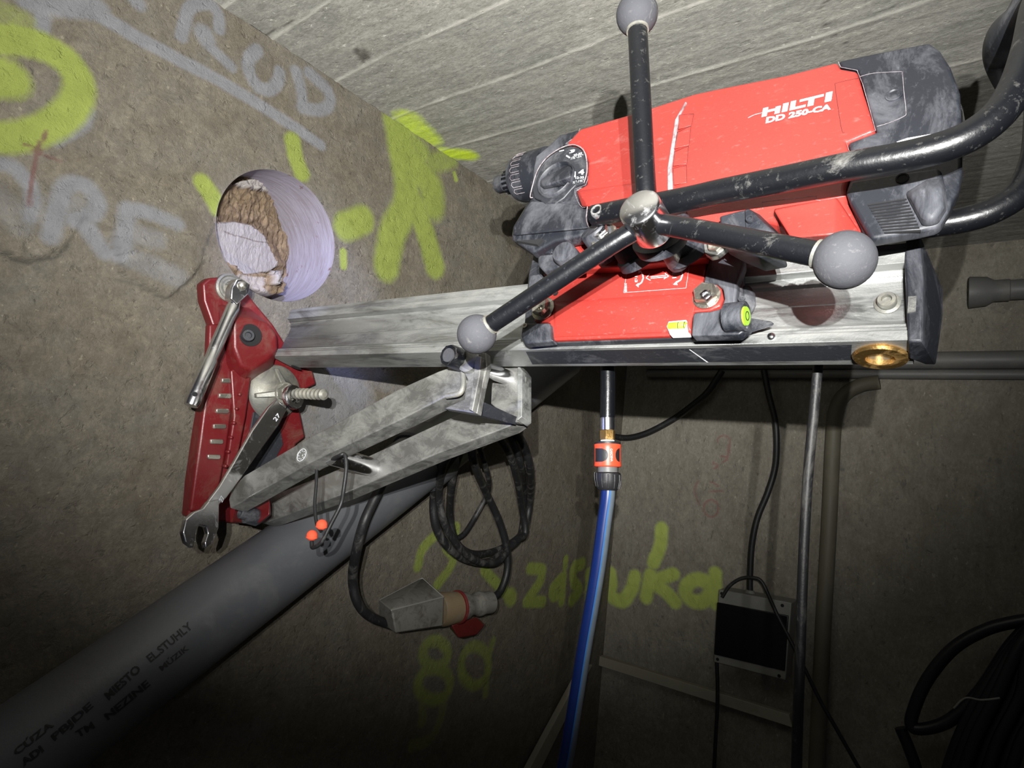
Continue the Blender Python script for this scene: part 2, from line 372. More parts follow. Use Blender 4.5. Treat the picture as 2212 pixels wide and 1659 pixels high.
# ---- left wall (stone face with the cored hole)
HY, HZ, HR = on(XV, WX, 605, 511).y, on(XV, WX, 605, 511).z, 0.0
HR = 0.5 * (on(XV, WX, 735, 511).y - on(XV, WX, 470, 511).y)
def A2(px, py): p = on(XV, WX, px, py); return (p.y, p.z, depth(p))
greenA = [(ring(-6, 190, 178, 108, -95, 95), 27, 1), ([(-20, 166), (18, 168)], 36, 1), ([(-10, 20), (50, 45)], 24, 0.45),
  ([(634, 305), (640, 340), (652, 372)], 17, 1), ([(437, 395), (455, 420), (470, 448)], 17, 0.95), ([(748, 490), (785, 474)], 26, 1), ([(741, 545), (742, 575)], 8, 0.9),
  ([(855, 258), (868, 330), (880, 400), (876, 450), (850, 500), (835, 572)], 30, 1), ([(880, 400), (905, 460), (925, 520), (940, 575)], 24, 1),
  ([(895, 360), (930, 400), (935, 440)], 34, 0.8), ([(870, 290), (910, 330)], 26, 0.7), ([(905, 365), (975, 340)], 22, 0.6), ([(982, 375), (986, 388)], 5, 1),
  ([(903, 1224), (915, 1185), (945, 1152)], 11.0, .9), ([(945, 1262), (978, 1215), (986, 1140)], 11.0, .9), ([(965, 1185), (975, 1195)], 11.0, .8),
  ([(1046, 1232), (1075, 1262), (1098, 1285)], 11.0, .95), ([(1103, 1288), (1106, 1292)], 15.9, 1), ([(1100, 1215), (1090, 1250)], 7.3, .7),
  ([(1145, 1228), (1172, 1230)], 11.0, 1), ([(1172, 1232), (1166, 1258), (1142, 1295)], 12.2, 1), ([(1138, 1300), (1174, 1300)], 11.0, 1),
  ([(1213, 1248), (1194, 1272), (1198, 1288), (1212, 1280)], 11.0, 1), ([(1218, 1245), (1214, 1298)], 11.0, 1), ([(1222, 1208), (1221, 1224)], 8.5, 1),
  ([(1258, 1218), (1240, 1228), (1240, 1256), (1252, 1276), (1236, 1296)], 12.2, 1), ([(1270, 1235), (1268, 1290)], 9.8, .7),
  (ring(940, 1412, 26, 28), 13, .62), (ring(938, 1478, 34, 34), 13, .62), (ring(1026, 1438, 30, 42), 12, .62), ([(1066, 1385), (1056, 1420), (1050, 1500)], 10, .55),
  ([(960, 1500), (950, 1560), (925, 1600), (890, 1610)], 14, .38), ([(915, 1500), (912, 1560)], 14, .38)]
whiteA = [([(130, -20), (200, 22), (330, 97), (480, 178), (600, 250), (695, 313)], 12, 1), ([(92, 60), (95, -10)], 14, .8), ([(60, 0), (130, 12), (215, 20)], 20, .85), ([(285, -10), (300, 8)], 14, .8),
  ([(392, 78), (400, 45), (412, 15), (450, 8), (472, 30), (474, 62)], 11, .95), ([(438, 75), (452, 98), (500, 145)], 11, .85), ([(440, 72), (446, 82)], 18, .9),
  ([(556, 108), (538, 128), (538, 155), (556, 185), (582, 194), (600, 178), (604, 155)], 12, .95), ([(640, 155), (650, 190), (655, 232)], 12, .85), ([(652, 232), (690, 238), (712, 225), (708, 195), (668, 158)], 12, .85),
  ([(-10, 350), (30, 362), (60, 395), (70, 430), (62, 470)], 15, .75), ([(104, 512), (118, 465), (140, 405), (180, 400), (206, 430), (200, 460), (160, 478)], 17, .8), ([(178, 480), (200, 510), (225, 545)], 16, .8), ([(130, 430), (180, 450)], 22, .45),
  ([(272, 455), (265, 500), (258, 552)], 17, .8), ([(272, 452), (320, 462), (378, 486)], 15, .75), ([(268, 500), (330, 520)], 22, .5), ([(262, 552), (320, 575), (378, 600)], 22, .5),
  ([(120, 305), (180, 270), (192, 240)], 13, .6), ([(-10, 430), (40, 480)], 34, .35), ([(700, 810), (770, 860), (720, 890)], 46, .62), ([(650, 890), (700, 950)], 30, .5), ([(820, 820), (860, 840)], 20, .4),
  ([(450, 1590), (520, 1590), (600, 1540)], 26, .25), ([(340, 1640), (420, 1650)], 22, .22), ([(700, 530), (720, 590)], 26, .2)]
redA = [([(98, 285), (84, 325), (72, 385), (62, 445)], 3.4, 1), ([(52, 310), (90, 330), (134, 346)], 3, .7), ([(78, 325), (84, 325)], 6, .8)]
ledge = [(-60, 536), (0, 542), (50, 566), (96, 556), (125, 544), (150, 520), (178, 470), (240, 500), (262, 592), (300, 608), (350, 643), (366, 640), (410, 600), (440, 560)]
def attrA(U, V):
    px, py, z = proj(np.stack([np.full(U.shape, WX), U, V], -1).reshape(-1, 3)); px = px.reshape(U.shape); py = py.reshape(U.shape)
    crack_shade = np.zeros(U.shape)
    for pl, w_, s in (([(0, 545), (50, 569), (96, 560), (122, 556), (150, 530)], 6, .9), ([(250, 600), (300, 617), (350, 646), (366, 642), (410, 604), (440, 566)], 5, .85), ([(60, 640), (120, 640), (200, 628), (230, 640)], 6, .7), ([(0, 620), (60, 640)], 6, .6), ([(40, 520), (60, 470), (40, 440)], 3, .5), ([(478, 470), (462, 490), (447, 520), (436, 548)], 4, .95),  # strokes along the ledge paint in the shade of its crevice
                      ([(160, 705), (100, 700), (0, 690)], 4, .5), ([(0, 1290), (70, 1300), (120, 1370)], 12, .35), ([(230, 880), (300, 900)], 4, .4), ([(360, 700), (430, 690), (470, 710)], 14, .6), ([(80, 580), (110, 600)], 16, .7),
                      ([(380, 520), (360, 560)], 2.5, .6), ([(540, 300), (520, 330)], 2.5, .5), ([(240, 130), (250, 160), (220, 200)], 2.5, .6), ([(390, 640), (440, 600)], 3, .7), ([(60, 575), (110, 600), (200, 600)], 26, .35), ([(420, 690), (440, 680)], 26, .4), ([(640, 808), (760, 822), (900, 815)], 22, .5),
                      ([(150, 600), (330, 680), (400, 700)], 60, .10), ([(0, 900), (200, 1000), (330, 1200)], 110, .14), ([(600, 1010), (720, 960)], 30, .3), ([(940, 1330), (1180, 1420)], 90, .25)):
        d = seg_dist(px, py, pl); crack_shade = np.maximum(crack_shade, s * np.clip(1.5 - d / w_, 0, 1))
    lime = 0.12 * np.clip(1.6 - seg_dist(px, py, [(0, 470), (80, 480)]) / 45, 0, 1)
    return {'paint': (paint(U, V, greenA, A2), paint(U, V, whiteA, A2), paint(U, V, redA, A2)), 'tone': (crack_shade, lime)}
def heightA(U, V):
    h = 0.014 * fbm(U, V, 3.0, 3) + 0.009 * fbm(U, V, 12, 4, 3.3) + 0.0032 * fbm(U, V, 45, 3, 7.7)
    px, py, z = proj(np.stack([np.full(U.shape, WX), U, V], -1).reshape(-1, 3)); px = px.reshape(U.shape); py = py.reshape(U.shape)
    ly = np.interp(px, [p[0] for p in ledge], [p[1] for p in ledge]); s = np.clip((ly - py) / 4 + 0.5, 0, 1) * np.clip((470 - px) / 60, 0, 1) * np.clip((py - 380) / 120, 0, 1)
    h = h + 0.050 * s
    mask = np.clip((np.hypot(U - HY, V - HZ) - HR) / 0.06, 0, 1)          # flat around the bore and at the room corners
    e = np.clip((BY - U) / 0.05, 0, 1) * np.clip((CEIL - V) / 0.04, 0, 1)
    pm = 1 - 0.75 * np.clip(1.4 - seg_dist(px, py, [(500, 640), (520, 1100)]) / 160, 0, 1)   # the foot sits on flat stone
    return (h - 0.004) * (0.15 + 0.85 * mask) * (0.1 + 0.9 * e) * pm
CELL = 0.0062
def snap(U, V):
    r = np.hypot(U - HY, V - HZ); k = (r < HR + CELL * 0.35) & (r > HR - CELL * 1.6); s = np.where(k, HR / np.maximum(r, 1e-6), 1)
    return HY + (U - HY) * s, HZ + (V - HZ) * s
def toA(U, V): return np.stack([np.full(U.shape, WX), U, V], -1)
usA = np.arange(-0.1, BY + 0.001, CELL); vsA = np.arange(CEIL, 0.0, -CELL)[::-1]
usA[-1] = BY
wallA = gridmesh('wall_left', usA, vsA, toA, heightA, (1, 0, 0), M['rock'], attrA, drop=lambda u, v: np.hypot(u - HY, v - HZ) < HR + CELL * 0.04, extra=snap)
# bore lining and broken stub
mt, t, b, N_, L_ = nt('drilled_concrete')
c_ = mixc(t, ramp(t, 0.35, 0.65, nz(t, 14, 6, 0.7, (8, 1, 1))), (0.24, 0.21, 0.24), (0.34, 0.32, 0.38))
c_ = mixc(t, ramp(t, 0.64, 0.70, nz(t, 26, 4, 0.7)), c_, (0.16, 0.09, 0.08)); L_.new(c_, b.inputs['Base Color']); b.inputs['Roughness'].default_value = 0.8
bump(t, b, nz(t, 60, 4, 0.6, (6, 1, 1)), 0.001); M['bore'] = mt
bm = NB(); seg = 96; R = []
for h in (0.001, -0.002, -0.03, -0.08, -0.14, -0.2, -0.27, -0.33):
    rr = HR
    R.append([bm.verts.new(Vector((WX + h, HY + rr * math.cos(2 * math.pi * k / seg), HZ + rr * math.sin(2 * math.pi * k / seg)))) for k in range(seg)])
for i in range(len(R) - 1):
    for k in range(seg): bm.faces.new((R[i][k], R[i][(k + 1) % seg], R[i + 1][(k + 1) % seg], R[i + 1][k]))
o = link('trim_1', bm, mt, smooth=True); o['kind'] = 'structure'
mt, t, b, N_, L_ = nt('broken_stone')
at = N_.new('ShaderNodeAttribute'); at.attribute_name = 'tone'; sp = N_.new('ShaderNodeSeparateColor'); L_.new(at.outputs[0], sp.inputs[0])
c_ = mixc(t, ramp(t, 0.38, 0.62, nz(t, 30, 8, 0.75, (1, 3, 0.8), 0.4)), (0.20, 0.13, 0.07), (0.62, 0.47, 0.30))
c_ = mixc(t, sp.outputs[0], c_, (0.86, 0.83, 0.82)); c_ = mixc(t, sp.outputs[1], c_, (0.15, 0.10, 0.06)); L_.new(c_, b.inputs['Base Color']); b.inputs['Roughness'].default_value = 0.9
bump(t, b, nz(t, 55, 8, 0.75, (1, 3, 1)), 0.010)
M['stub'] = mt
def inpoly(X, Y, poly):
    c = np.zeros(X.shape, bool); n = len(poly)
    for i in range(n):
        x0, y0 = poly[i]; x1, y1 = poly[(i + 1) % n]
        cond = ((y0 > Y) != (y1 > Y)) & (X < (x1 - x0) * (Y - y0) / ((y1 - y0) + 1e-12) + x0); c ^= cond
    return c
chunk = [(450, 484), (500, 480), (536, 488), (565, 510), (584, 545), (597, 575), (575, 588), (530, 592), (512, 578), (480, 560)]
pink = [(510, 592), (545, 596), (572, 600), (566, 622), (592, 640), (560, 640), (525, 625), (508, 610)]
lilac = [(578, 588), (602, 584), (590, 618), (576, 616)]
slabs_ = [(500, 398), (540, 388), (575, 398), (592, 420), (560, 412), (520, 410)]
rs = np.linspace(0.0, 1.0, 60); ths = np.linspace(0, 2 * np.pi, 181)
def to_stub(U, V): return np.stack([np.full(U.shape, WX), HY + HR * 0.999 * U * np.cos(V), HZ + HR * 0.999 * U * np.sin(V)], -1)
def stub_depth(U, V):
    s = U * np.cos(V); zz = U * np.sin(V)
    f = np.clip((-zz - 0.40) / 0.16, 0, 1) * np.clip((0.85 - s) / 0.35, 0, 1) * np.clip((0.95 - U) / 0.10, 0, 1)
    return (0.03 + 0.175 * np.clip((s + 0.9) / 1.7, 0, 1) ** 0.8) * (1 - 0.62 * f)
def stub_px(U, V):
    P = to_stub(U, V).copy(); P[..., 0] -= stub_depth(U, V); a, b_, z = proj(P.reshape(-1, 3)); return a.reshape(U.shape), b_.reshape(U.shape)
def stub_h(U, V):
    s = U * np.cos(V); zz = U * np.sin(V); px, py = stub_px(U, V)
    h = -stub_depth(U, V) + 0.020 * fbm(s * 1.0, zz, 2.2, 4, 5.0) + 0.010 * fbm(s * 1.6, zz, 9, 4, 2.0)
    ch = inpoly(px, py, chunk); h = np.where(ch, h * 0.25 - 0.75 * (0.025 + 0.10 * np.clip(s + .9, 0, 2)), h)
    h = np.where(inpoly(px, py, lilac), h + 0.03, h); h = np.where(inpoly(px, py, slabs_), h + 0.015, h)
    return h
def stub_attr(U, V):
    px, py = stub_px(U, V); w_ = np.zeros(U.shape)
    for p in (chunk, lilac, slabs_): w_ = np.maximum(w_, inpoly(px, py, p) * 1.0)
    w_ = np.maximum(w_, inpoly(px, py, pink) * 0.75)
    dk = np.zeros(U.shape)
    for pl, w2 in (([(484, 468), (520, 480), (560, 484), (590, 520), (605, 570), (600, 590)], 9), ([(460, 495), (500, 510), (550, 524), (590, 526)], 1.6), ([(605, 580), (660, 585), (700, 580)], 10)):
        dk = np.maximum(dk, 0.85 * np.clip(1.5 - seg_dist(px, py, pl) / w2, 0, 1))
    return {'tone': (w_, dk)}
gridmesh('trim_2', rs, ths, to_stub, stub_h, (1, 0, 0), mt, stub_attr)

# ---- ceiling
def C2(px, py): p = on(ZV, CEIL - CAM.z, px, py); return (p.x, p.y, depth(p))
greenC = [([(880, 255), (925, 300)], 30, .55), ([(960, 330), (1010, 335)], 22, .7), ([(905, 300), (960, 350)], 28, .35)]
seams = []
for p in ((470, 22), (945, 70), (1200, 125), (1235, 240), (1080, 386), (720, 0)): seams.append(on(ZV, CEIL - CAM.z, *p).y)
seam_y = sorted(seams)
def heightC(U, V):
    h = 0.0015 * fbm(U, V * 2, 6, 3) + 0.0012 * fbm(U * 0.25, V, 50, 3, 4.0)
    for i, y in enumerate(seam_y):
        wob = 0.004 * np.sin(U * 9 + i); h = h + 0.0018 * np.exp(-((V - y - wob) / 0.004) ** 2)
    return h
def attrC(U, V):
    px, py, z = proj(np.stack([U, V, np.full(U.shape, CEIL)], -1).reshape(-1, 3)); px = px.reshape(U.shape); py = py.reshape(U.shape)
    lime = np.zeros(U.shape); nn = fbm(U, V, 9, 3, 8.0)
    for i, y in enumerate(seam_y):
        wob = 0.004 * np.sin(U * 9 + i); lime = np.maximum(lime, np.clip(0.9 + nn, 0, 1) * np.exp(-((V - y - wob) / 0.0045) ** 2))
    dk = np.zeros(U.shape)
    for pl, w_ in (([(563, 82), (600, 62), (720, 4)], 1.3), ([(770, 108), (785, 128)], 7), ([(785, 112), (795, 122)], 6), ([(1788, 0), (1765, 30), (1790, 60), (1830, 95)], 1.2)):
        dk = np.maximum(dk, 0.75 * np.clip(1.5 - seg_dist(px, py, pl) / w_, 0, 1))
    return {'paint': (paint(U, V, greenC, C2), np.zeros(U.shape)), 'tone': (dk, lime * 0.55)}
gridmesh('ceiling', np.arange(WX, 1.9, 0.012), np.append(np.arange(-0.3, BY, 0.0042), BY), lambda U, V: np.stack([U, V, np.full(U.shape, CEIL)], -1), heightC, (0, 0, -1), M['ceil'], attrC)

# ---- back wall
def B2(px, py): p = on(YV, BY, px, py); return (p.x, p.z, depth(p))
greenB = [([(1318, 1238), (1322, 1262), (1318, 1285), (1345, 1298), (1365, 1272), (1372, 1246)], 12.5, 1), ([(1430, 1142), (1426, 1180), (1412, 1215)], 12.5, 1), ([(1405, 1242), (1402, 1262), (1396, 1290)], 12.5, 1),
  ([(1455, 1240), (1415, 1254)], 12, 1), ([(1415, 1262), (1440, 1280), (1458, 1300)], 12.5, 1), (ring(1508, 1276, 27, 24), 13, 1), ([(1545, 1238), (1546, 1302)], 12.5, 1)]
redB = [(ring(1536, 1098, 16, 18), 1.7, 1), ([(1510, 1090), (1500, 1060), (1508, 1040)], 2, .7), ([(1535, 1062), (1560, 1060)], 2, .8), ([(1535, 1040), (1552, 1050)], 1.6, 1), ([(1540, 1000), (1550, 1006), (1542, 1012)], 2, 1),
  ([(1558, 985), (1572, 990), (1562, 998)], 2, 1), (ring(1563, 955, 14, 14, 180, 380), 1.6, 1), ([(1575, 960), (1572, 985)], 2.2, .9)]
def heightB(U, V):
    h = 0.006 * fbm(U, V, 4, 3, 11) + 0.003 * fbm(U, V, 26, 4, 13)
    e = np.clip((U - WX) / 0.05, 0, 1) * np.clip((CEIL - V) / 0.04, 0, 1)
    return h * (0.1 + 0.9 * e)
def attrB(U, V):
    px, py, z = proj(np.stack([U, np.full(U.shape, BY), V], -1).reshape(-1, 3)); px = px.reshape(U.shape); py = py.reshape(U.shape)
    dk = np.zeros(U.shape)
    for pl, w_, s in (([(1640, 900), (1620, 1080), (1605, 1250)], 11, .4), ([(1690, 920), (1665, 1240)], 5, .3), ([(1700, 1180), (1690, 1290)], 7, .5), ([(1583, 900), (1560, 1180)], 4, .4), ([(1885, 975), (1885, 976)], 5, .9), ([(2155, 995), (2160, 996)], 6, .9), ([(1815, 1012), (1820, 1014)], 6, .9), ([(1480, 1180), (1520, 1230)], 12, .5)):
        dk = np.maximum(dk, s * np.clip(1.5 - seg_dist(px, py, pl) / w_, 0, 1))
    lm = 0.25 * np.clip(1.5 - seg_dist(px, py, [(1440, 1160), (1500, 1190), (1480, 1210)]) / 16, 0, 1)
    return {'paint': (paint(U, V, greenB, B2), np.zeros(U.shape), paint(U, V, redB, B2)), 'tone': (dk, lm)}
gridmesh('wall_back', np.arange(WX, 1.9, 0.0066), np.append(np.arange(0.0, CEIL, 0.0066), CEIL), lambda U, V: np.stack([U, np.full(U.shape, BY), V], -1), heightB, (0, -1, 0), M['wall2'], attrB)
bm = NB(); prism(bm, [Vector((WX - 0.4, -0.6, 0)), Vector((2.0, -0.6, 0)), Vector((2.0, BY + 0.2, 0)), Vector((WX - 0.4, BY + 0.2, 0))], Vector((0, 0, -0.1)))
o = link('floor', bm, 'wall2'); o['kind'] = 'structure'

# ================================================================ DRILL STAND
P60 = PN(0.600)
st = thing('drill_stand', on(XV, WX + 0.03, 520, 900), 'silver rail drill stand with red wall foot and two diagonal struts', 'drill stand')
RU0, RU1, RN = 0.345, 0.467, 0.670
def mp(x, n, u): return CAM + XV * x + NV * n + UV * u
prof = [(0, RU1), (0.0, RU1 - 0.004), (-0.002, RU1 - 0.010), (0.0, RU1 - 0.016), (0.0, RU1 - 0.026), (0.012, RU1 - 0.027), (0.013, RU1 - 0.036), (0.016, RU1 - 0.040), (0.016, RU1 - 0.064), (0.014, RU1 - 0.066),
        (0.014, RU1 - 0.092), (0.009, RU1 - 0.098), (0.006, RU1 - 0.099), (0.006, RU1 - 0.103), (0.002, RU1 - 0.105), (0.002, RU1 - 0.109), (0.0, RU1 - 0.110), (0.0, RU0), (0.060, RU0), (0.060, RU0 + 0.02), (0.054, RU0 + 0.03), (0.054, RU1 - 0.03), (0.06, RU1 - 0.02), (0.060, RU1)]
bm = NB(); prism(bm, [mp(-1.262, RN + a, u) for a, u in prof], XV * (1.262 - 0.052)); rail = link('rail', bm, 'alu', st, bevel=0.0006, seg=1)
# toothed rack in the recess, seen as thin lines, with its end bolts
bolt(rail, on(NV, RN + 0.014, 1917, 656), -NV, pr(on(NV, RN, 1917, 656), 19), 'socket', 'zinc', 'bolt', washer=pr(on(NV, RN, 1917, 656), 26))
turned('rivet', rail, on(NV, RN, 1666, 727), -NV, [(0.005, 0), (0.0045, 0.0018), (0.0025, 0.0032), (0, 0.0036)], 'chrome', 16)
turned('brass_ring', rail, on(UV, RU0, 1902, 766), -UV, [(0.0145, 0.0), (0.026, 0.0), (0.028, 0.003), (0.026, 0.006), (0.0145, 0.006)], 'brass', 40, closed=True)
turned('slot_hole', rail, on(UV, RU0 - 0.0006, 640, 794), -UV, [(0.012, 0.0), (0.012, 0.0006), (0, 0.0006)], 'void', 24)
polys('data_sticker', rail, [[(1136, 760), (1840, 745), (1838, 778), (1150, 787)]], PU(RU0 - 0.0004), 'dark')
polys('sticker_edge', rail, [[(1488, 755), (1491, 755), (1531, 783), (1527, 783)]], PU(RU0 - 0.0006), 'white')
# end cap
fr = [(1954, 563), (1956, 520), (1959, 508), (1986, 506), (1993, 599), (1990, 685), (1993, 737), (1962, 737)]
bk = [(2000, 560), (2038, 629), (2037, 682), (2023, 690), (2022, 788), (1996, 787)]
cap = hullo('end_cap', st, [on(NV, 0.664, *p) for p in fr] + [on(NV, 0.742, *p) for p in bk] + [on(NV, 0.70, 1962, 775)], 'black', 0.0022)
slab('rail_tongue', cap, PN(0.6625), [(1962, 640), (1980, 639), (1978, 672), (1960, 676)], NV * 0.01, 'alu_dull')
# foot plate on the wall
wx = lambda d: PX(WX + d)
foot = slab('foot_plate', st, wx(0.035), [(437, 612), (452, 600), (500, 597), (522, 612), (548, 650), (590, 700), (640, 780), (676, 800), (684, 830), (640, 850), (652, 905), (660, 945), (640, 960), (630, 1000), (612, 1012), (588, 1080), (585, 1120), (560, 1133), (500, 1130), (405, 1118), (412, 1040), (428, 930), (440, 860), (455, 760), (458, 700), (440, 650)], XV * -0.030, 'red_paint', 0.005, 3)
slab('flange', foot, wx(0.052), [(452, 700), (488, 700), (494, 760), (508, 830), (492, 960), (470, 1080), (462, 1105), (410, 1105), (430, 960), (447, 830)], XV * -0.02, 'red_paint', 0.005, 3)
slab('inner_rail', foot, wx(0.060), [(498, 800), (520, 790), (545, 800), (532, 900), (510, 1010), (488, 1010), (505, 900)], XV * -0.03, 'red_paint', 0.004, 3)
slab('slot_plate', foot, wx(0.038), [(548, 890), (600, 890), (612, 960), (560, 1060), (520, 1040)], XV * -0.01, 'dark', 0.001)
for i in range(6):
    x = 497 - i * 6.2; y = 822 + i * 33
    slab('rib', foot, wx(0.056), [(x - 17, y - 5), (x + 10, y - 5), (x + 12, y + 2), (x + 8, y + 6), (x - 17, y + 5)], XV * -0.006, 'steel', 0.0015, 2)
for i in range(6):
    p = on(XV, WX + 0.064, 518 - i * 6, 852 + i * 31)
    turned('stud', foot, p, XV, [(0.004, -0.006), (0.004, 0.001), (0.0025, 0.0025), (0, 0.003)], 'red_paint', 12)
turned('level_bush', foot, on(XV, WX + 0.036, 496, 622), XV, [(0.031, -0.01), (0.031, 0.003), (0.027, 0.006), (0.024, 0.003), (0.020, 0.003), (0.018, 0.008), (0.014, 0.008), (0.012, 0.004), (0, 0.004)], 'zinc', 32)
# socket block that carries the rail
bp = [on(XV, WX + 0.035, *p) for p in ((470, 655), (535, 662), (556, 690), (480, 800), (520, 838), (590, 800))]
fp = [on(XV, WX + 0.085, *p) for p in ((505, 690), (540, 688), (582, 700), (599, 722), (600, 752), (578, 778), (545, 800), (520, 790), (505, 750))]
blk = hullo('rail_socket', foot, bp + fp, 'red_paint', 0.006, 3)
turned('socket_recess', blk, on(XV, WX + 0.0868, 541, 724), (XV - NV * .15).normalized(), [(0.024, -0.004), (0.024, 0.0012), (0.020, 0.0012), (0.0, 0.0008)], 'void', 28)
bolt(blk, on(XV, WX + 0.088, 534, 726), (XV - NV * .3).normalized(), 0.013, 'socket', 'dark')
tube('casting_seam', foot, [on(XV, WX + 0.056, *p) for p in ((503, 706), (512, 730), (520, 765), (522, 784))], 0.0022, 'zinc')
# lower pivot lug
lug = hullo('pivot_lug', foot, [on(NV, 0.70, *p) for p in ((520, 1060), (560, 1052), (583, 1085), (582, 1112), (560, 1130), (500, 1128))] + [on(NV, 0.75, *p) for p in ((540, 1068), (580, 1066), (586, 1112), (560, 1134))], 'red_paint', 0.003)
turned('pivot_bolt', lug, on(NV, 0.685, 537, 1113), -NV, [(0.017, -0.02), (0.017, 0.004), (0.011, 0.006), (0.011, 0.018), (0.008, 0.020), (0.006, 0.014), (0, 0.014)], 'dark', 20)
# two struts
def bar(name, parent, a, b_, wdt, n0, n1, mat, bev=0.003):
    """box section tube: centre line a->b (pixels at plane n0), width across in metres, from n0 to n1 in depth"""
    A_, B_ = on(NV, n0, *a), on(NV, n0, *b_); t_ = (B_ - A_).normalized(); s = t_.cross(NV).normalized()
    bm = NB(); prism(bm, [A_ + s * wdt / 2, B_ + s * wdt / 2, B_ - s * wdt / 2, A_ - s * wdt / 2], NV * (n1 - n0)); return link(name, bm, mat, parent, bevel=bev)
s1 = slab('strut', st, PN(0.640), [(494, 1080), (500, 1056), (528, 1027), (640, 961), (860, 841), (947, 802), (988, 788), (1008, 822), (1000, 842), (962, 857), (870, 904), (668, 1000), (520, 1085), (497, 1098)], NV * 0.034, 'alu_dull', 0.002)
s2 = slab('strut', st, PN(0.765), [(560, 1080), (583, 1072), (711, 1022), (794, 986), (966, 906), (1012, 886), (1100, 878), (1118, 908), (1100, 921), (944, 980), (740, 1068), (677, 1091), (583, 1126), (565, 1130)], NV * 0.034, 'alu_dull', 0.002)
xa, xb = on(NV, 0.658, 716, 984), on(NV, 0.766, 808, 1010)
turned('cross_bar', st, xa, xb - xa, [(0.0175, 0), (0.0175, (xb - xa).length)], 'chrome', 36)
c0 = on(NV, 0.6396, 652, 983)
turned('rivet_plug', s1, c0, -NV, [(0.0155, -0.002), (0.0155, 0.0006), (0.0140, 0.0006), (0.0138, 0.0002), (0.0035, 0.0002), (0.003, 0.0010), (0, 0.0010)], 'alu', 32)
turned('rivet_ring', s1, c0 - NV * 0.0003, -NV, [(0.0112, 0), (0.0122, 0), (0.0122, 0.0004), (0.0112, 0.0004)], 'white', 32, closed=True)
for k in range(8):
    a = k * math.pi / 4 + .3; e = c0 - NV * 0.0006 + XV * 0.0078 * math.cos(a) + UV * 0.0078 * math.sin(a)
    turned('rivet_mark', s1, e, -NV, [(0.0011, -0.0004), (0.0011, 0.0004)], 'grey_print', 8)
tube('weld', s1, [on(NV, 0.638, *p) for p in ((1000, 792), (1001, 815), (1000, 836), (992, 850), (965, 856))], 0.0045, 'zinc')
# clamp bracket between struts and rail
br = slab('clamp_bracket', st, PN(0.632), [(990, 782), (1008, 760), (1050, 762), (1052, 790), (1040, 840), (1030, 893), (1008, 890), (960, 882), (1003, 862), (1010, 820)], NV * 0.012, 'alu_dull', 0.0015)
slab('clamp_rib', br, PN(0.622), [(1026, 768), (1040, 770), (1036, 810), (1026, 860), (1020, 888), (1012, 884), (1022, 820)], NV * 0.02, 'alu_dull', 0.0015)
slab('rear_cheek', br, PN(0.750), [(1062, 826), (1072, 790), (1110, 785), (1127, 792), (1136, 815), (1130, 895), (1122, 912), (1110, 912), (1060, 872)], NV * 0.012, 'alu_dull', 0.0015)
slab('rear_flange', br, PN(0.740), [(1118, 786), (1128, 800), (1127, 900), (1117, 908)], NV * 0.03, 'alu', 0.001)
hullo('clamp_plate', br, [on(NV, 0.645, *p) for p in ((1030, 868), (1040, 866), (1022, 893), (958, 884))] + [on(NV, 0.755, *p) for p in ((1120, 902), (1115, 918), (1060, 902))], 'dark', 0.001)
ca, cb = on(NV, 0.600, 968, 767), on(NV, 0.765, 1108, 820)
turned('clamp_rod', br, ca, cb - ca, [(0.013, 0.03), (0.013, (cb - ca).length)], 'chrome', 28)
turned('clamp_knob', br, ca, cb - ca, [(0.012, 0.002), (0.0165, 0.0), (0.0178, 0.004), (0.0182, 0.036), (0.016, 0.040)], 'tube_worn', 10)
turned('clamp_collar', br, on(NV, 0.628, 1015, 780), -NV, [(0.02, -0.01), (0.02, 0.004), (0.016, 0.007), (0, 0.007)], 'alu_dull', 28)
turned('clamp_knob_inlay', br, ca - (cb - ca).normalized() * 0.0006, cb - ca, [(0.011, 0), (0.011, 0.003)], 'knob', 20)

# ================================================================ CARRIAGE
def z5(x, y): return (1100 + x / 3.687, 420 + y / 3.687)
def z3(x, y): return (1060 + x / 4.046, 150 + y / 4.046)
def z4(x, y): return (1500 + x / 3.107, 60 + y / 3.107)
cg = thing('drill_carriage', on(NV, 0.6400, 1370, 740), 'red carriage with black corner guards and a small spirit level riding on the silver rail', 'drill carriage')
body = slab('carriage_body', cg, PN(0.6550), [z5(*p) for p in ((230, 400), (355, 385), (650, 330), (900, 262), (1250, 250), (1560, 300), (1850, 425), (1862, 700), (1830, 1128), (130, 1190), (110, 1120), (150, 640), (190, 470))], NV * 0.0140, 'dark', 0.003)
cover = slab('carriage_cover', cg, PN(0.6480), [z5(*p) for p in ((350, 400), (660, 330), (900, 262), (1250, 250), (1560, 300), (1590, 330), (1580, 520), (1540, 700), (1640, 705), (1690, 750), (1705, 830), (1680, 890), (1600, 925), (1460, 935), (1448, 1118), (355, 1160), (322, 1020), (200, 1010), (195, 900), (250, 840), (268, 640), (340, 560))], NV * 0.008, 'red', 0.002)
slab('drive_box', cover, PN(0.633), [z5(*p) for p in ((350, 400), (660, 330), (900, 262), (1250, 250), (1560, 300), (1600, 340), (1580, 500), (1250, 532), (930, 572), (480, 600), (300, 610), (330, 500))], NV * 0.017, 'red', 0.003, 3)
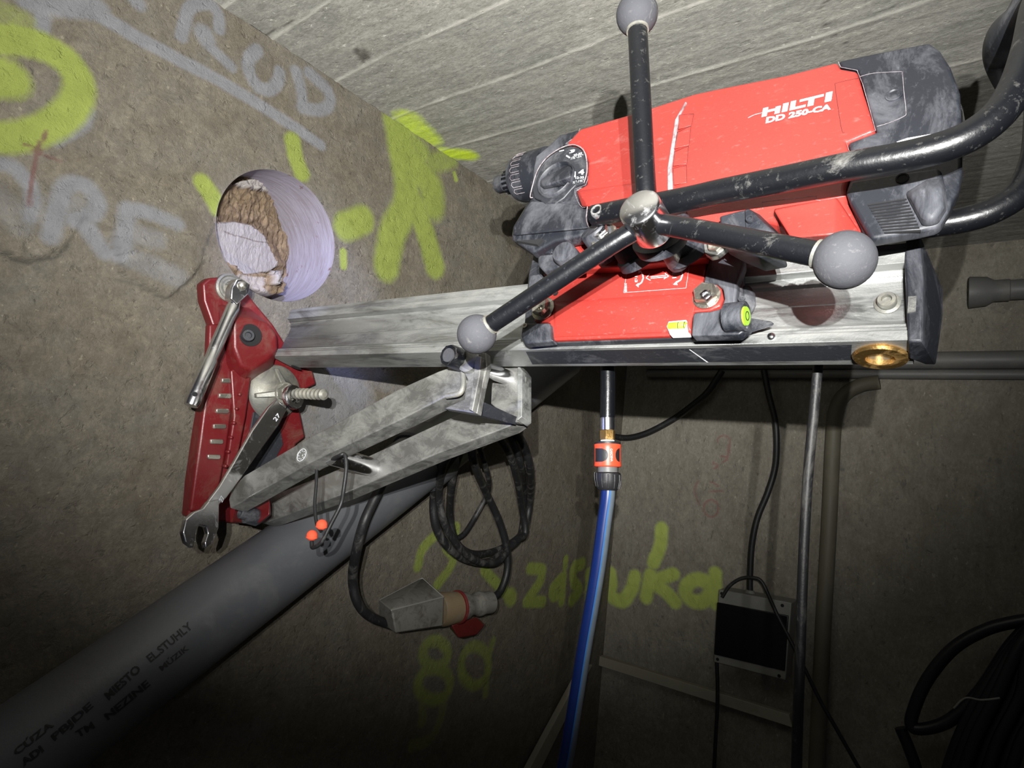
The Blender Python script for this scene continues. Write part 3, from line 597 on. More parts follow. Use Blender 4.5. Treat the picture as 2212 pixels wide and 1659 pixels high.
# a raised lower panel with a chamfer
hullo('lower_panel', cover, [on(NV, 0.6475, *z5(*p)) for p in ((345, 855), (1470, 780), (1500, 800), (1470, 930), (1448, 1090), (360, 1140))] + [on(NV, 0.6445, *z5(*p)) for p in ((375, 880), (1430, 812), (1430, 1050), (380, 1100))], 'red', 0.0008)
for pts, nm, n0 in (
    (((215, 392), (348, 372), (342, 465), (225, 470)), 'corner_guard', 0.6120),
    (((160, 640), (266, 625), (272, 700), (200, 780), (140, 780)), 'corner_guard', 0.6440),
    (((98, 1060), (128, 1022), (322, 1022), (330, 1130), (350, 1165), (120, 1188), (90, 1130)), 'corner_guard', 0.6380),
    (((1590, 510), (1740, 440), (1862, 420), (1868, 560), (1815, 700), (1800, 880), (1690, 895), (1712, 830), (1700, 745), (1645, 700), (1545, 698)), 'corner_guard', 0.6420),
    (((1462, 960), (1480, 938), (1600, 930), (1800, 880), (1870, 880), (1905, 960), (1908, 1060), (1830, 1118), (1450, 1125)), 'corner_guard', 0.6300)):
    slab(nm, cg, PN(n0), [z5(*p) for p in pts], NV * 0.016, 'black', 0.003, 3)
hullo('wiper_tip', cg, [on(NV, 0.6520, *z5(*p)) for p in ((1925, 985), (2090, 1012), (2112, 1030), (2100, 1048), (1900, 1110))] + [on(NV, 0.6650, *z5(*p)) for p in ((1880, 980), (2060, 1020), (1900, 1110))], 'dark', 0.001)
hullo('roller_cover', cg, [on(NV, 0.6570, *z5(*p)) for p in ((1860, 720), (1920, 720), (1962, 790), (1965, 880), (1930, 960), (1850, 960))] + [on(NV, 0.6680, *z5(*p)) for p in ((1870, 740), (1960, 820), (1965, 900), (1900, 960))], 'dark', 0.003)
slab('upper_bracket', cg, PN(0.5720), [(1553, 466), (1600, 453), (1618, 450), (1640, 470), (1680, 512), (1690, 546), (1640, 556), (1600, 540), (1560, 520)], NV * 0.030, 'dark', 0.003)
hullo('upper_bracket_side', cg, [on(NV, 0.5710, *p) for p in ((1607, 452), (1618, 450), (1680, 512), (1668, 528), (1610, 520))] + [on(NV, 0.5850, *p) for p in ((1640, 462), (1700, 520), (1690, 545))], 'black', 0.002)
def at(px, py, n): return on(NV, n, px, py)
bolt(cg, at(1621, 475, 0.5690), -NV, 0.0045, 'socket', 'dark')
bolt(cg, at(1527, 641, 0.6470), -NV, 0.0150, 'hex', 'steel', 'flange_bolt', washer=0.0178)
turned('bolt_centre', cg, at(1525, 638, 0.6330), -NV, [(0.0075, -0.002), (0.0075, 0.002), (0.006, 0.003), (0.004, 0.003), (0.003, 0.0005), (0, 0.0005)], 'chrome', 6)
bolt(cg, at(1174, 668, 0.6470), -NV, 0.0150, 'hex', 'steel', 'flange_bolt', washer=0.0195)
turned('bolt_socket', cg, at(1169, 666, 0.6320), -NV, [(0.0085, -0.004), (0.0085, 0.003), (0.0045, 0.003), (0.0038, -0.001), (0, -0.001)], 'steel', 18)
slab('bolt_plate', cg, PN(0.6060), [z5(*p) for p in ((1565, 355), (1750, 390), (1752, 405), (1660, 480), (1600, 495), (1555, 465), (1548, 400))], NV * 0.01, 'alu_dull', 0.001)
bolt(cg, at(*z5(1645, 410), 0.6055), -NV, 0.0095, 'hex', 'steel', 'flange_bolt')
# locking lever
slab('lock_lever', cg, PN(0.5930), [z5(*p) for p in ((225, 500), (250, 480), (440, 460), (555, 455), (560, 560), (430, 575), (270, 610), (225, 560))], NV * 0.024, 'black', 0.004, 3)
turned('lock_button', cg, at(*z5(465, 500), 0.5920), -NV, [(0.017, -0.01), (0.017, 0.012), (0.0155, 0.015), (0.010, 0.016), (0, 0.0162)], 'black', 32)
turned('cover_hole', cg, at(*z5(368, 785), 0.6472), -NV, [(0.0045, -0.001), (0.0045, 0.0004)], 'void', 20)
for q, n_ in (((222, 452), 0.6115), ((125, 1045), 0.6375)):
    turned('screw', cg, at(*z5(*q), n_), -NV, [(0.0045, 0), (0.004, 0.001), (0.002, 0.001), (0.0015, 0), (0, 0)], 'steel', 16)
turned('screw', cg, at(*z5(1852, 832), 0.6410), -NV, [(0.004, -.001), (0.004, 0.001), (0.002, 0.001), (0.0015, 0), (0, 0)], 'dark', 16)
# drive bosses under the hand wheel
turned('nut_boss', cg, at(*z5(790, 430), 0.6120), (-NV - XV * .35 + UV * .45).normalized(), [(0.0225, -0.012), (0.0225, 0.034), (0.021, 0.036)], 'black', 32)
nb = at(*z5(745, 320), 0.5820)
turned('nut_cap', cg, nb, (-NV - XV * .1 + UV * .1).normalized(), [(0.0200, -0.008), (0.0200, 0.0), (0.018, 0.002), (0.0145, 0.002), (0.013, -0.004), (0, -0.004)], 'steel', 32)
bolt(cg, nb, (-NV - XV * .1 + UV * .1).normalized(), 0.0115, 'hex', 'chrome', 'square_nut')
turned('drive_boss', cg, at(*z5(1010, 490), 0.6130), (-NV - XV * .25 + UV * .5).normalized(), [(0.0270, -0.01), (0.0270, 0.002), (0.0245, 0.004), (0.0245, 0.03), (0.023, 0.032), (0.017, 0.032), (0.016, 0.02), (0, 0.02)], 'black', 36)
turned('drive_boss', cg, at(*z5(1390, 450), 0.6130), (-NV - XV * .25 + UV * .5).normalized(), [(0.0270, -0.01), (0.0270, 0.002), (0.0245, 0.004), (0.0245, 0.045), (0.022, 0.047), (0.006, 0.047), (0.005, 0.03), (0, 0.03)], 'black', 36)
turned('drive_shaft', cg, at(*z5(1215, 330), 0.5600), NV, [(0.014, -0.04), (0.014, 0.06)], 'dark', 24)
turned('shaft_shield', cg, at(*z5(1195, 345), 0.5600), (-NV + UV * .35).normalized(), [(0.033, 0.002), (0.0335, 0.0), (0.031, -0.012), (0.018, -0.018), (0.0, -0.018)], 'black', 40)
# levels
slab('level_block', cg, PN(0.6410), [z5(*p) for p in ((1268, 1010), (1410, 997), (1412, 1080), (1440, 1112), (1280, 1118), (1252, 1050))], NV * 0.01, 'white', 0.001)
va, vb = at(*z5(1268, 1050), 0.6420), at(*z5(1410, 1044), 0.6420)
lv = turned('level_vial', cg, va, vb - va, [(0.0042, 0.0005), (0.0050, 0.002), (0.0050, (vb - va).length - 0.002), (0.0042, (vb - va).length)], 'vial', 24)
ax_ = (vb - va).normalized()
for q in (0.014, 0.022):
    turned('vial_line', lv, va + ax_ * (q - .0003), ax_, [(0.0052, 0), (0.0052, 0.0007)], 'ink', 24)
bm = NB(); bmesh.ops.create_uvsphere(bm, u_segments=20, v_segments=12, radius=1)
for v in bm.verts: v.co = va + ax_ * (0.018 + v.co.x * 0.0050) + NV * (-0.0036 + v.co.y * 0.0022) + UV * (0.0 + v.co.z * 0.004)
link('bubble', bm, 'bubble', lv, smooth=True)
rc = at(*z5(1868, 970), 0.6230); rax = (XV - NV * 0.10).normalized()
turned('round_level', cg, rc, rax, [(0.0175, -0.02), (0.0175, 0.002), (0.015, 0.003), (0.013, 0.001), (0, 0.001)], 'black', 32)
turned('round_level_vial', cg, rc + rax * 0.0015, rax, [(0.0115, 0), (0.011, 0.002), (0, 0.0025)], 'vial', 28)
turned('round_level_ring', cg, rc + rax * 0.004, rax, [(0.0046, 0), (0.0054, 0), (0.0054, 0.0005), (0.0046, 0.0005)], 'ink', 28, closed=True)
# sticker with arrows
PS = PN(0.6472)
def line_px(a, b_, wd): 
    dx, dy = b_[0] - a[0], b_[1] - a[1]; l = math.hypot(dx, dy); nx, ny = -dy / l * wd / 2, dx / l * wd / 2
    return [(a[0] + nx, a[1] + ny), (b_[0] + nx, b_[1] + ny), (b_[0] - nx, b_[1] - ny), (a[0] - nx, a[1] - ny)]
def z5l(*pts, w=1.2): return [line_px(z5(*a), z5(*b_), w) for a, b_ in zip(pts[:-1], pts[1:])]
polys('sticker_frame', cover, z5l((940, 590), (1440, 528), (1408, 745), (912, 782), (940, 590), w=0.7), PS, 'grey_print')
pl = []
pl += z5l(*[(1045, 612), (1062, 635), (1068, 665), (1055, 700), (1025, 722)], w=2.8)
pl += [[z5(1025, 605), z5(1055, 603), z5(1032, 632)], [z5(1008, 722), z5(1030, 705), z5(1030, 740)]]
pl += z5l(*[(1352, 582), (1372, 605), (1380, 640), (1365, 680), (1325, 705)], w=3.0)
pl += [[z5(1325, 572), z5(1365, 565), z5(1352, 598)], [z5(1305, 718), z5(1332, 690), z5(1340, 722)]]
pl += z5l((1125, 656), (1250, 644), w=1.4) + z5l((1127, 668), (1250, 657), w=1.4)
pl += z5l((1120, 632), (1090, 665), (1125, 684), w=1.6) + z5l((1240, 628), (1270, 650), (1232, 672), w=1.6)
polys('sticker_arrows', cover, pl, PS, 'white')
write('sticker_text', cover, '1:3', [z5(1000, 650), z5(1000, 700), z5(1022, 698), z5(1022, 652)], PS)
write('sticker_text', cover, '1:1', [z5(1298, 622), z5(1298, 668), z5(1330, 666), z5(1330, 620)], PS)
write('sticker_text', cover, '2138108', [z5(918, 706), z5(920, 776), z5(938, 775), z5(936, 708)], PS)

# ================================================================ CORE DRILL MOTOR
mo = thing('core_drill_motor', on(NV, 0.66, 1560, 460), 'red and black core drill motor with white lettering above the rail', 'drill motor')
redpx = [(1253, 277), (1380, 240), (1500, 201), (1550, 190), (1700, 160), (1809, 132), (1815, 146), (1852, 152), (1866, 200), (1892, 282), (1827, 306), (1836, 330), (1834, 380), (1827, 404), (1831, 437), (1862, 500), (1800, 512), (1660, 478), (1560, 486), (1400, 492), (1283, 500), (1268, 448), (1244, 410), (1266, 398), (1269, 350), (1258, 322), (1222, 311)]
hs = slab('motor_housing', mo, PN(0.598), redpx, NV * 0.135, 'red', 0.007, 4, taper=[(0.35, 1.0, UV * 0.0), (1.0, 0.80, UV * 0.035)])
gearpx = [(1186, 313), (1208, 291), (1252, 278), (1240, 300), (1222, 312), (1258, 322), (1269, 350), (1266, 398), (1244, 411), (1254, 447), (1268, 449), (1269, 480), (1283, 503), (1198, 520), (1150, 546), (1104, 516), (1109, 491), (1145, 430), (1150, 370), (1156, 337)]
gear = slab('gear_housing', mo, PN(0.600), gearpx, NV * 0.125, 'black', 0.004, 3, taper=[(0.15, 1.0, UV * 0.0), (1.0, 0.72, UV * 0.04)])
hullo('gear_nose_guard', gear, [on(NV, 0.594, *p) for p in ((1148, 434), (1250, 440), (1266, 452), (1268, 478), (1275, 492), (1112, 508), (1108, 492))] + [on(NV, 0.612, *p) for p in ((1140, 438), (1275, 500), (1104, 515))], 'black', 0.003, 3)
slab('guard_slot', gear, PN(0.5935), [(1115, 520), (1172, 516), (1160, 528)], NV * 0.02, 'void')
rearpx = [(1810, 131), (1900, 112), (2008, 91), (2031, 108), (2054, 144), (2074, 198), (2078, 270), (2079, 372), (2070, 410), (2047, 459), (2028, 488), (1983, 498), (1880, 517), (1866, 507), (1834, 437), (1830, 404), (1838, 380), (1839, 330), (1830, 308), (1894, 284), (1868, 200), (1854, 151), (1817, 144)]
rear = slab('motor_rear_cover', mo, PN(0.600), rearpx, NV * 0.13, 'black', 0.010, 4, taper=[(0.10, 1.0, UV * 0.0), (1.0, 0.60, UV * 0.055 - XV * 0.012)])
lowr = slab('brush_cover', mo, PN(0.590), [z4(*p) for p in ((1045, 1025), (1370, 970), (1640, 935), (1660, 960), (1690, 1080), (1700, 1230), (1640, 1330), (1500, 1362), (1185, 1418), (1140, 1340), (1045, 1170), (1015, 1100))], NV * 0.05, 'black', 0.006, 3, taper=[(0.3, 1.0, UV * 0.0), (1.0, 0.75, UV * 0.03)])
hullo('cable_outlet', lowr, [on(NV, 0.578, *z4(*p)) for p in ((1450, 1120), (1560, 1070), (1640, 1060), (1670, 1200), (1600, 1290), (1520, 1250))] + [on(NV, 0.592, *z4(*p)) for p in ((1400, 1110), (1560, 1010), (1680, 1000), (1700, 1230), (1640, 1330), (1530, 1350))], 'black', 0.004, 3)
turned('screw_well', lowr, at(*z4(1395, 1010), 0.5895), -NV, [(0.006, -0.001), (0.006, 0.0008), (0.0045, 0.001), (0.004, 0.0002), (0, 0.0002)], 'void', 20)
for i in range(11):
    a = (1165 + i * 11, 1188 + i * 18.6); b_ = (1425 + i * 9.5, 1148 + i * 21)
    slab('vent_slot', lowr, PN(0.5885), line_px(z4(*a), z4(*b_), 2.4), NV * 0.003, 'void')
# seams and trim on the housing
def seam(parent, pts, n, mat='dust_line', r=0.0003, nm='panel_seam', k=3):
    tube(nm, parent, [on(NV, n, *p) for p in pts], r, mat, n=k, seg=6)
seam(rear, [z4(*p) for p in ((1110, 328), (1200, 305), (1370, 295), (1395, 305), (1405, 420), (1420, 560), (1405, 595), (1300, 640), (1225, 662))], 0.6)
seam(hs, [z4(*p) for p in ((1100, 338), (960, 370), (945, 390), (965, 540), (990, 690), (1010, 702))], 0.598, 'void')
seam(hs, [z4(*p) for p in ((965, 228), (982, 264), (1092, 285), (1130, 380), (1216, 690), (1018, 766), (1040, 830))], 0.5985, k=1)
seam(hs, [z4(*p) for p in ((460, 1215), (455, 1170), (820, 1130), (815, 1155), (850, 1160), (1010, 1130))], 0.598, 'dust_line', k=1)
seam(gear, [z3(*p) for p in ((780, 515), (745, 590), (655, 650), (780, 670), (835, 750), (850, 900), (830, 1010), (735, 1045), (760, 1150), (800, 1205), (850, 1200))], 0.5985, k=2)
turned('cover_screw', rear, at(*z4(1340, 452), 0.5995), -NV, [(0.0085, -0.001), (0.0085, 0.0012), (0.0072, 0.0016), (0.0060, 0.0004), (0.004, 0.0004), (0.003, 0.001), (0, 0.001)], 'black', 24)
# louvres
for i, (a, b_, c_, d_) in enumerate((((1640, 395), (1775, 388), (1755, 490), (1635, 530)), ((1630, 545), (1750, 492), (1735, 660), (1600, 700)), ((1605, 715), (1730, 668), (1715, 825), (1590, 850)), ((1590, 860), (1712, 838), (1715, 990), (1595, 1015)))):
    lo = hullo('louvre', hs, [on(NV, 0.5975, *z3(*p)) for p in (a, b_, c_, d_)] + [on(NV, 0.5935, *z3(a[0] + 8, a[1] + 8)), on(NV, 0.5935, *z3(d_[0] + 8, d_[1] - 8))], 'red', 0.0006)
    polys('louvre_gap', lo, [line_px(z3(b_[0], b_[1]), z3(a[0], a[1] + 4), 1.0), line_px(z3(*b_), z3(*c_), 0.8)], PN(0.5965), 'void')
slab('worn_edge', hs, PN(0.5958), [z3(*p) for p in ((1700, 280), (1712, 285), (1650, 400), (1625, 540), (1600, 700), (1580, 860), (1590, 1060), (1545, 1055), (1545, 860), (1580, 640), (1610, 440))], NV * 0.004, 'dust_line', 0.0008, 2)
hullo('housing_foot', hs, [on(NV, 0.580, *z4(*p)) for p in ((535, 1225), (950, 1142), (935, 1385), (650, 1412))] + [on(NV, 0.600, *z4(*p)) for p in ((530, 1215), (960, 1140), (1130, 1400), (900, 1440), (640, 1430))], 'red', 0.002)
hullo('housing_step', hs, [on(NV, 0.590, *z3(*p)) for p in ((790, 1105), (1290, 1010), (1290, 1150), (900, 1195), (850, 1195))] + [on(NV, 0.599, *z3(*p)) for p in ((745, 1060), (1290, 985), (1300, 1160), (800, 1205))], 'red', 0.0015)
slab('warning_sticker', rear, PN(0.5985), [(1937, 306), (1960, 298), (2008, 290), (2024, 288), (2000, 300), (1985, 308), (1965, 311)], NV * 0.001, 'white')
polys('warning_sticker_stripe', rear, [[(1944, 306), (1985, 299), (2014, 290), (2004, 297), (1985, 304)]], PN(0.5979), 'plug_red')
hullo('rear_cap', rear, [on(NV, 0.64, *p) for p in ((2055, 200), (2079, 230), (2080, 290), (2062, 300))] + [on(NV, 0.70, *p) for p in ((2070, 215), (2090, 290), (2075, 310))], 'chrome', 0.003)
# nose, spindle
cN = on(NV, 0.662, 1148, 382)
turned('spindle_collar', mo, cN, -XV, [(0.044, -0.04), (0.0435, 0.004), (0.042, 0.020), (0.038, 0.030), (0.026, 0.033), (0.024, 0.033)], 'black', 44)
for k in range(7):
    a = math.radians(150 + k * 17); dirv = NV * math.cos(a) * -1 * -1 + UV * math.sin(a)
    p = cN - XV * 0.008 + (NV * math.cos(a) + UV * math.sin(a)) * 0.0432
    tg = (UV * math.cos(a) - NV * math.sin(a)); nn = (NV * math.cos(a) + UV * math.sin(a))
    pts = [p + XV * 0.012 + tg * 0.0045, p - XV * 0.006 + tg * 0.0045, p - XV * 0.009, p - XV * 0.006 - tg * 0.0045, p + XV * 0.012 - tg * 0.0045]
    tube('collar_mark', mo, pts, 0.0005, 'dust_line', n=1, seg=6)
bm = NB(); prof_s = [(0.0, 0.0)]; lathe(bm, cN - XV * 0.030, -XV, [(0.020, 0), (0.020, 0.022), (0.0175, 0.024), (0.0175, 0.030), (0.0165, 0.031), (0.0165, 0.045), (0.015, 0.048), (0.010, 0.048), (0.009, 0.03), (0, 0.03)], 36)
spn = link('spindle', bm, 'dark', mo, smooth=True)
for k in range(16):
    a = 2 * math.pi * k / 16; nn = NV * math.cos(a) + UV * math.sin(a); tg = UV * math.cos(a) - NV * math.sin(a); p = cN - XV * 0.031 + nn * 0.019
    bm = NB(); prism(bm, [p + tg * .0022, p - tg * .0022, p - XV * 0.022 - tg * .0018, p - XV * 0.022 + tg * .0018], nn * 0.0032); link('spindle_tooth', bm, 'tube', spn)
# gear dial
slab('dial_scale', gear, PN(0.5935), [z3(*p) for p in ((380, 1120), (365, 1060), (400, 950), (460, 830), (550, 740), (640, 690), (700, 668), (765, 680), (815, 720), (840, 790), (840, 900), (815, 990), (740, 1010), (700, 1050), (640, 1120), (560, 1175), (480, 1180), (430, 1140), (400, 1130))], NV * 0.010, 'dark', 0.0015, 2)
seam(gear, [z3(*p) for p in ((365, 1120), (345, 1110), (370, 1000), (410, 880), (480, 780), (570, 710), (660, 668), (740, 660), (810, 705), (838, 790), (840, 900), (815, 990))], 0.5925, r=0.0009, k=3)
dc = at(*z3(572, 965), 0.592)
dl = turned('gear_dial', gear, dc, -NV, [(0.0325, -0.004), (0.0325, 0.003), (0.031, 0.0045), (0.0295, 0.003), (0.0285, -0.001), (0, -0.001)], 'black', 44)
hullo('dial_grip', dl, [on(NV, 0.580, *z3(*p)) for p in ((445, 1000), (690, 880), (700, 935), (460, 1020))] + [on(NV, 0.593, *z3(*p)) for p in ((430, 960), (680, 830), (700, 960), (690, 1010), (470, 1050), (430, 1020))], 'black', 0.002, 3)
PD = PN(0.5928)
write('dial_text', gear, '3', [z3(686, 735), z3(732, 722), z3(740, 695), z3(694, 705)], PD, bold=0.04)
write('dial_text', gear, '35-82', [z3(722, 762), z3(796, 742), z3(800, 722), z3(726, 742)], PD)
write('dial_text', gear, '1⅜"-3¼"', [z3(700, 790), z3(808, 762), z3(808, 740), z3(704, 766)], PD, bold=0)
write('dial_text', gear, '4', [z3(764, 920), z3(816, 918), z3(818, 872), z3(770, 876)], PD, bold=0.04)
write('dial_text', gear, '12-35', [z3(740, 958), z3(814, 952), z3(814, 932), z3(742, 938)], PD)
write('dial_text', gear, '½"-1⅜"', [z3(716, 1000), z3(812, 980), z3(812, 958), z3(720, 976)], PD, bold=0)
polys('dial_text', gear, [line_px(z3(735, 892), z3(738, 942), 3.2), line_px(z3(660, 752), z3(692, 772), 3.2), line_px(z3(600, 715), z3(640, 705), 2)], PD, 'white')
# lettering
PT = PN(0.5972)
# big block letters, drawn as shapes: (u along the word, v up) in a slanted box
q = [z4(450, 600), z4(918, 490), z4(928, 427), z4(462, 540)]
def lb(u, v):
    a = [(q[0][i] * (1 - u) + q[1][i] * u) * (1 - v) + (q[3][i] * (1 - u) + q[2][i] * u) * v for i in (0, 1)]; return tuple(a)
def rect(u0, u1, v0, v1): return [lb(u0, v0), lb(u1, v0), lb(u1, v1), lb(u0, v1)]
L = [rect(0.0, 0.075, 0, 1), rect(0.075, 0.185, 0.40, 0.66), rect(0.185, 0.26, 0, 0.80), rect(0.29, 0.37, 0, 0.96), rect(0.40, 0.48, 0, 1.0), rect(0.48, 0.585, 0, 0.24), rect(0.60, 0.66, 0.10, 0.42), rect(0.585, 0.60, 0, 0.24),
     rect(0.535, 0.88, 0.68, 0.94), rect(0.66, 0.745, -0.02, 0.68), rect(0.585, 0.66, 0.0, 0.24), rect(0.905, 1.0, 0, 1.02)]
L = [rect(0.0, 0.075, 0, 1), rect(0.075, 0.185, 0.40, 0.66), rect(0.185, 0.26, 0, 0.82), rect(0.29, 0.37, 0, 0.96), rect(0.40, 0.475, 0, 1.0), rect(0.475, 0.63, 0, 0.26), rect(0.53, 0.875, 0.70, 0.96), rect(0.66, 0.745, -0.02, 0.70), rect(0.905, 1.0, 0, 1.02)]
polys('logo', hs, L, PT, 'white')
write('model_text', hs, 'DD 250-CA', [z4(478, 642), z4(915, 548), z4(922, 508), z4(484, 600)], PT, bold=0.045)
seam(hs, [z4(*p) for p in ((360, 605), (400, 585), (455, 570))], 0.5972, 'dust_line', 0.0006)
# carrying handle
fh = [on(NV, n, x, y) for x, y, n in ((1283, 466, 0.562), (1340, 455, 0.558), (1480, 430, 0.549), (1560, 413, 0.545), (1700, 386, 0.536), (1830, 360, 0.53), (1950, 339, 0.53), (2045, 315, 0.53), (2110, 285, 0.53), (2163, 240, 0.53), (2200, 178, 0.53), (2226, 100, 0.53), (2244, 10, 0.545))]
bh = [on(NV, n, x, y) for x, y, n in ((2262, -30, 0.59), (2262, -10, 0.64), (2250, 70, 0.68), (2246, 170, 0.69), (2246, 260, 0.69), (2238, 340, 0.69), (2206, 412, 0.69), (2155, 450, 0.69), (2090, 473, 0.69), (2000, 488, 0.69), (1900, 503, 0.69), (1780, 520, 0.69))]
grp = [on(NV, n, x, y) for x, y, n in ((2262, -25, 0.60), (2228, 40, 0.61), (2182, 84, 0.645), (2166, 130, 0.68), (2178, 190, 0.70))]
bmg = NB(); gp = catmull(grp, 8); sweep(bmg, gp, [0.0255 - 0.0145 * max(0, i / (len(gp) - 1) - 0.45) / 0.55 for i in range(len(gp))], 28); link('handle_grip', bmg, 'dark', mo, smooth=True)
hb = tube('carry_handle', mo, fh + bh, 0.0142, 'tube_worn', n=10, seg=28)
turned('handle_bolt', hb, at(*z3(932, 1240), 0.5500), -NV, [(0.0095, -0.006), (0.0095, 0.002), (0.008, 0.004), (0.006, 0.004), (0.005, 0.001), (0, 0.001)], 'chrome', 12)
seam(mo, [z3(*p) for p in ((845, 1200), (838, 1330), (895, 1430))], 0.592, 'dust_line', 0.0008)
# ================================================================ HAND WHEEL
hubc = at(1392, 466, 0.475)
hw = thing('hand_wheel', hubc, 'three spoke black feed hand wheel with grey ball grips and a chrome hub', 'hand wheel')
turned('hub', hw, hubc - NV * 0.016, NV, [(0.0, 0.0), (0.0205, 0.0), (0.0222, 0.0015), (0.0225, 0.004), (0.0225, 0.044), (0.020, 0.048), (0.014, 0.048)], 'chrome', 48)
hz = depth(hubc)
def atz(px, py, z): return CAM + ray(px, py) * z
for (bx, by, z_, rb, mt_) in ((1376, 31, 0.70, 44.5, 'tube_worn'), (1030, 722, 0.735, 43, 'tube'), (1824, 562, 0.505, 63, 'tube_worn')):
    c = atz(bx, by, z_); dv = (c - hubc).normalized(); R_ = rb * z_ / F
    sp_ = tube('spoke', hw, [hubc + dv * 0.017 + NV * .010, hubc + dv * 0.06 + NV * .006, c - dv * R_ * 0.8], 0.0112, mt_, n=6, seg=24)
    turned('spoke_collar', sp_, c - dv * R_ * 0.97, dv, [(0.0128, 0), (0.0128, 0.003)], 'zinc', 24)
    ball('ball_grip', hw, c, R_, 'knob')

# ================================================================ TOOLS ON THE FOOT
NX = on(XV, WX + 0.045, 596, 848)
rod = turned('threaded_rod', None, NX - XV * 0.04, XV, [(0.0105, 0), (0.0105, 0.20)] , 'zinc', 20)
me = rod.data
bpy.data.objects.remove(rod)
bm = NB(); pts = []; pr_ = []
for i in range(60):
    h = i * 0.0036; pr_.append((0.0122 if (i // 2) % 2 else 0.0092, h))
lathe(bm, NX - XV * 0.03, XV, pr_ + [(0.006, 60 * 0.0036)], 24)
rd = link('threaded_rod', bm, 'zinc', None, smooth=False, loc=NX - XV * 0.03); setp(rd, 'dusty grey coarse threaded rod sticking out of the clamping nut', 'threaded rod')
cn = thing('clamping_nut', NX - XV * 0.008, 'round grey cast clamping nut with wings tight on the red foot plate', 'clamping nut')
turned('nut_dish', cn, NX - XV * 0.008, XV, [(0.062, 0.0), (0.064, 0.004), (0.060, 0.012), (0.040, 0.020), (0.026, 0.034), (0.024, 0.046), (0.0105, 0.046), (0.0105, 0.03)], 'zinc', 48)
for k in range(4):
    a = math.radians(30 + 90 * k); d1 = NV * math.cos(a) + UV * math.sin(a); d2 = UV * math.cos(a) - NV * math.sin(a); o_ = NX
    hullo('wing', cn, [o_ + d1 * 0.018 + d2 * s * 0.007 + XV * h for s in (-1, 1) for h in (0.0, 0.04)] + [o_ + d1 * 0.056 + d2 * s * 0.005 + XV * h for s in (-1, 1) for h in (0.0, 0.013)], 'zinc', 0.002)
hullo('hex_end', cn, [NX + XV * h + (NV * math.cos(math.radians(60 * k)) + UV * math.sin(math.radians(60 * k))) * 0.021 for k in range(6) for h in (0.036, 0.056)], 'zinc', 0.001)
# combination spanner
Pa, Pb = on(XV, WX + 0.125, 632, 858), on(XV, WX + 0.235, 430, 1130)
dr_ = (Pb - Pa).normalized(); side = dr_.cross(XV).normalized(); nrmS = side.cross(dr_).normalized()
if nrmS.dot(CAM - Pa) < 0: nrmS = -nrmS
cS = nrmS.dot(Pa - CAM)
PWr = lambda px, py, l=0.0: on(nrmS, cS + l, px, py)
sn = thing('combination_spanner', Pa, 'chrome combination spanner marked 27 leaning with its ring end over the threaded rod', 'spanner')
bm = NB(); prism(bm, [PWr(x, y, 0.004) for x, y in ((598, 862), (620, 884), (605, 915), (562, 975), (520, 1035), (490, 1075), (470, 1095), (448, 1086), (475, 1050), (505, 1000), (545, 930), (580, 880))], -nrmS * 0.008); link('shank', bm, 'chrome', sn, bevel=0.0025, seg=3)
turned('ring_end', sn, Pa - nrmS * 0.006, nrmS, [(0.0165, 0), (0.026, 0), (0.0275, 0.002), (0.0275, 0.012), (0.026, 0.014), (0.0165, 0.014)], 'chrome', 12, closed=True)
bm = NB(); prism(bm, [PWr(x, y, 0.005) for x, y in ((474, 1078), (474, 1110), (473, 1140), (462, 1170), (445, 1184), (443, 1172), (450, 1152), (446, 1138), (432, 1134), (425, 1146), (424, 1166), (418, 1184), (402, 1172), (396, 1150), (402, 1122), (420, 1106), (440, 1098), (452, 1082))], -nrmS * 0.011); link('open_end', bm, 'chrome', sn, bevel=0.002, seg=3)
PW2 = lambda px, py: PWr(px, py, 0.0047)
write('size_text', sn, '27', [(597, 911), (606, 897), (600, 892), (590, 905)], PW2, 'white', 0.0)
write('size_text', sn, '27', [(480, 1086), (486, 1076), (478, 1070), (472, 1080)], PW2, 'grey_print', 0.0)
# breaker bar on the levelling screw
ha, hb_ = on(XV, WX + 0.10, 521, 622), on(XV, WX + 0.13, 412, 876)
bb = thing('breaker_bar', ha, 'chrome flex head breaker bar hanging from the top of the red foot plate', 'breaker bar')
dv = (hb_ - ha).normalized(); Ln = (hb_ - ha).length
turned('shaft', bb, ha, dv, [(0.009, 0.030), (0.0135, 0.050), (0.0125, 0.075), (0.0130, 0.14), (0.0120, Ln * 0.62), (0.0145, Ln * 0.64), (0.0150, Ln * 0.97), (0.013, Ln), (0.009, Ln)], 'chrome', 28)
PH = PX(WX + 0.118)
slab('fork', bb, PH, [(511, 602), (522, 601), (541, 614), (537, 636), (524, 648), (512, 660), (498, 646), (500, 622)], XV * -0.026, 'chrome', 0.003, 3)
turned('drive_square', bb, on(XV, WX + 0.1185, 523, 617), XV, [(0.010, -0.002), (0.010, 0.001), (0.007, 0.006), (0, 0.008)], 'steel', 16)
turned('bar_hole', bb, on(XV, WX + 0.13, 422, 849) + (CAM - ha).normalized() * 0.0142, (CAM - ha).normalized(), [(0.0045, 0), (0.0045, 0.0008)], 'void', 16)
turned('levelling_screw', None, on(XV, WX + 0.044, 496, 622), XV, [(0.011, 0), (0.011, 0.05), (0.009, 0.052)], 'steel', 6).name = 'levelling_screw'
lsx = bpy.data.objects['levelling_screw']; 
lsx.parent = foot; lsx.location = Vector(lsx.location) - worldloc(foot)

